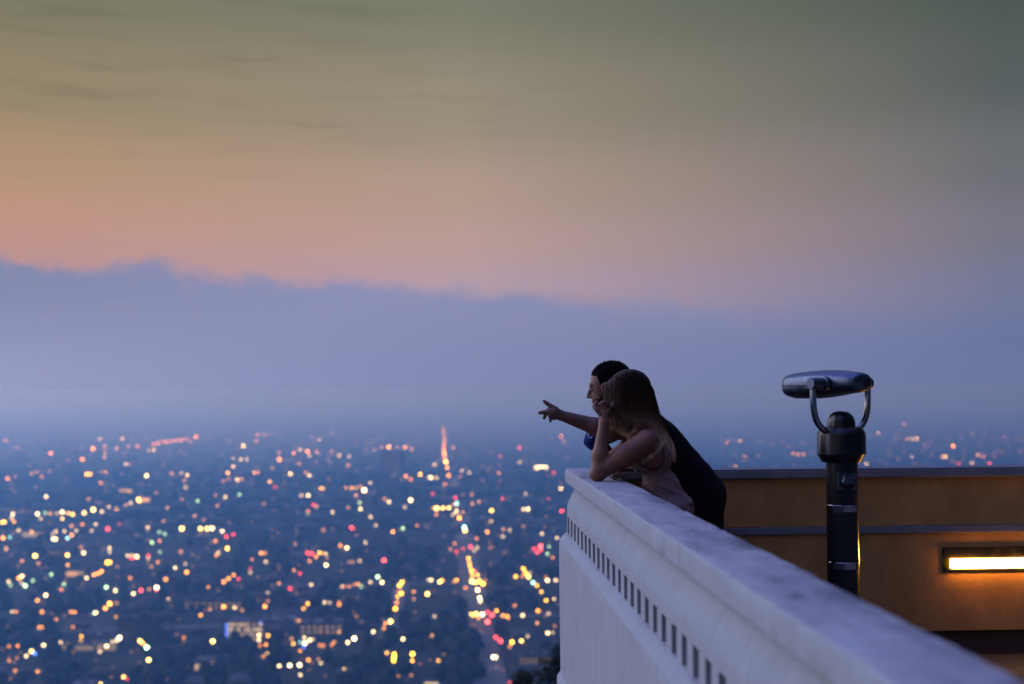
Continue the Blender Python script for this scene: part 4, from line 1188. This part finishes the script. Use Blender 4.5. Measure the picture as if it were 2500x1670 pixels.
st_ += [("blue_lamp", -.02, .02, .2 + .2 * k, .32 + .2 * k, BL, 3.5) for k in range(4)] + [("blue_lamp", .86, .92, .94, 1.02, BL, 2.5)]
lit_building("floodlit_building", "floodlit pale building with blue lights up its side", 553, 648, 1520, 1573, M_WALLS[0], st_)
lit_building("long_hall", "long low hall with two warm lit roof slopes near the bottom of the plain", 474, 573, 1614, 1642, M_WALLS[0],
             [("lit_front", .02, .42, .22, .68, WW, .65), ("lit_front", .58, .98, .22, .68, WW, .65), ("lit_gable", .44, .56, .5, .95, WW, .5)])
lit_building("long_store", "long warm-lit store front at the far left of the plain", 140, 205, 1393, 1409, M_WALLS[1], [("lit_front", .02, .80, .15, .8, AM, .85), ("lit_front", .82, 1.0, .3, .8, WW, .4)])
lit_building("pale_shed", "pale lit shed with a small spire of light above it", 52, 110, 1299, 1311, M_WALLS[0], [("lit_front", .05, .95, .1, .8, WW, .55)])
lit_building("stadium", "very bright white stadium lights far out in the haze", 1306, 1336, 1136, 1149, M_WALLS[0], [("flood_bank", .0, 1.0, .25, .85, (1.0, .90, .62), 6.0)], "stadium")
lit_building("arcade", "amber lit arcade in the hazy middle distance", 292, 322, 1195, 1206, M_WALLS[1], [("lit_front", 0, 1, .1, .9, AM, 1.2)])
lit_building("market_hall", "amber lit market hall beside the arcade's bright lamp", 340, 366, 1215, 1226, M_WALLS[1], [("lit_front", 0, 1, .1, .9, AM, 1.0)])
lit_building("red_brick_block", "broad dim red-brown building at the foot of the plain", 822, 890, 1640, 1664, material("red_brick_wall", (.20, .09, .06), .9), [("window_band", .1, .9, .3, .5, AM, .10)])
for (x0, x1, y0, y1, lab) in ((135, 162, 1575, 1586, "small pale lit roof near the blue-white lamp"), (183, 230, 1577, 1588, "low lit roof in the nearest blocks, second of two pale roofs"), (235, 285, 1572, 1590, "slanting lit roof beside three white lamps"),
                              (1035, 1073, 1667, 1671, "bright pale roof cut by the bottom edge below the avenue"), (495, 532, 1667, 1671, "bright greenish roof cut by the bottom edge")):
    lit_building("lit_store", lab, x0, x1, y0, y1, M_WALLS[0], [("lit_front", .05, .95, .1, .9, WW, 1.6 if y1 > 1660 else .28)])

# ------------------------------------------------------------------ the city's lights, each one a lamp on the plain
CRGB = {'a': (1.0, .47, .03), 'y': (1.0, .66, .14), 'w': (1.0, .76, .42), 'o': (1.0, .36, .03), 'p': (1.0, .46, .16), 'r': (1.0, .07, .07), 'g': (.50, .95, .50), 'c': (.35, .90, 1.0), 'b': (.08, .20, 1.0)}
CNAME = {'a': "amber", 'y': "bright yellow", 'w': "warm white", 'o': "orange", 'p': "pinkish", 'r': "red", 'g': "green", 'c': "cyan", 'b': "blue"}
M_POLE = material("lamp_post_metal", (.05, .05, .05), .7)
LMESH = {}
def lamp_mesh(col, step):
    if (col, step) in LMESH: return LMESH[col, step]
    bm = bmesh.new()
    tube(bm, [(0, 0, -4.0), (0, 0, .3), (0, .35, .62), (0, .0, .62)], .05, 4)
    n0 = len(bm.faces)
    # lantern: faceted bowl
    bmesh.ops.create_icosphere(bm, subdivisions=2, radius=.5)
    bm.faces.ensure_lookup_table()
    for i, f in enumerate(bm.faces): f.material_index = 0 if i < n0 else 1
    me = bpy.data.meshes.new("street_light_mesh"); bm.to_mesh(me); bm.free()
    me.materials.append(M_POLE); me.materials.append(glow(f"lamp_{col}_{step}", CRGB[col], 1.5 ** step))
    LMESH[col, step] = me
    return me
KIND = {'a': ("street_lamp", "street lamp"), 'y': ("street_lamp", "street lamp"), 'o': ("street_lamp", "street lamp"), 'p': ("street_lamp", "street lamp"), 'w': ("flood_lamp", "lamp"), 'c': ("sign_light", "light"), 'b': ("sign_light", "light"), 'r': ("signal_light", "light"), 'g': ("signal_light", "light")}
def zone_col(x):
    return ("by the left border" if x < 330 else "in the left third" if x < 640 else "midway to the avenue" if x < 930 else "just left of the avenue" if x < 1060 else
            "along the lit avenue" if x < 1215 else "between avenue and parapet" if x < 1420 else "beyond the orange-brown wall")
ORD = ["first", "second", "third", "fourth", "fifth", "sixth", "seventh", "eighth", "ninth", "tenth", "eleventh", "twelfth", "thirteenth", "fourteenth", "fifteenth", "sixteenth", "seventeenth", "eighteenth", "nineteenth", "twentieth"] + ["%dth" % k for k in range(21, 60)]
TARGET = {1: .46, 2: 1.4, 3: 3.0}
DPX = {1: 1.9, 2: 2.2, 3: 2.7}
buckets = {}
for (x, y, c, lv) in pts:
    buckets.setdefault((CNAME[c], zone_row(y), zone_col(x), lv), []).append((x, y, c, lv))
DISC = 23.0
for (cn, zr, zc_, lv_), L_ in sorted(buckets.items()):
    L_.sort()
    for i, (x, y, c, lv) in enumerate(L_):
        g = G(x, y, CITY_Z + 9)
        dist = g.length
        d_m = DPX[lv] * dist / (FPX * 1024 / 2500)
        area = math.pi / 4 * DPX[lv] ** 2
        d_m *= .85 + .3 * ((x * 7.13 + y * 3.7) % 1.0)
        need = TARGET[lv] * (.65 + .7 * ((x * 3.31 + y * 5.9) % 1.0)) * (.62 if c == 'p' else 1.0) * DISC / area * math.exp(.00007 * dist)
        step = round(math.log(need) / math.log(1.5))
        o = bpy.data.objects.new(KIND[c][0], lamp_mesh(c, step)); COL.objects.link(o)
        o.location = g; o.scale = (d_m, d_m, d_m)
        word = "small " if lv == 1 and cn != "pinkish" else "large " if lv == 3 else ""
        nm = "light" if c in 'rgbcw' else "street light"
        lab = f"{word}{cn} {nm if len(cn.split()) == 1 else 'light'} {zr}, {zc_}" + (f", {ORD[i]} from the left" if len(L_) > 1 else "")
        tag(o, lab, KIND[c][1], f"{cn} city lights {zr}")
# faint specks nobody could count
vs, fs = [], []
ov = [(1, 0, 0), (-1, 0, 0), (0, 1, 0), (0, -1, 0), (0, 0, 1), (0, 0, -1)]
of = [(0, 2, 4), (2, 1, 4), (1, 3, 4), (3, 0, 4), (2, 0, 5), (1, 2, 5), (3, 1, 5), (0, 3, 5)]
rs = random.Random(99)
for k in range(2400):
    if rs.random() < .62:       # strung along the street grid
        if rs.random() < .5: p = av0 + adir * (rs.random() ** 1.3 * 6500) + aper * (rs.randrange(-60, 30) * 168 + rs.uniform(-6, 6))
        else: p = av0 + adir * (rs.randrange(-4, 30) * 230 + rs.uniform(-6, 6)) + aper * rs.uniform(-5000, 2500)
        x, y = to_px((p.x, p.y, CITY_Z + 6))
        if not (-10 < x < 1390 or 1760 < x < 2510) or not 1052 < y < 1672: continue
    else:
        x = rs.uniform(0, 1385) if rs.random() < .86 else rs.uniform(1760, 2500)
        y = 1062 + (600 if x < 1400 else 90) * rs.random() ** 1.25
    g = G(x, y, CITY_Z + 6); s_ = rs.uniform(.25, .75) * g.length / (FPX * 1024 / 2500)
    b0 = len(vs)
    vs += [(g.x + a * s_, g.y + b * s_, g.z + c * s_) for a, b, c in ov]; fs += [tuple(b0 + q for q in f) for f in of]
tag(mesh_obj("faint_city_lights", vs, fs, glow("faint_speck", (1.0, .50, .20), 1.8)), "countless faint specks of light over the whole plain", "lights", kind='stuff')
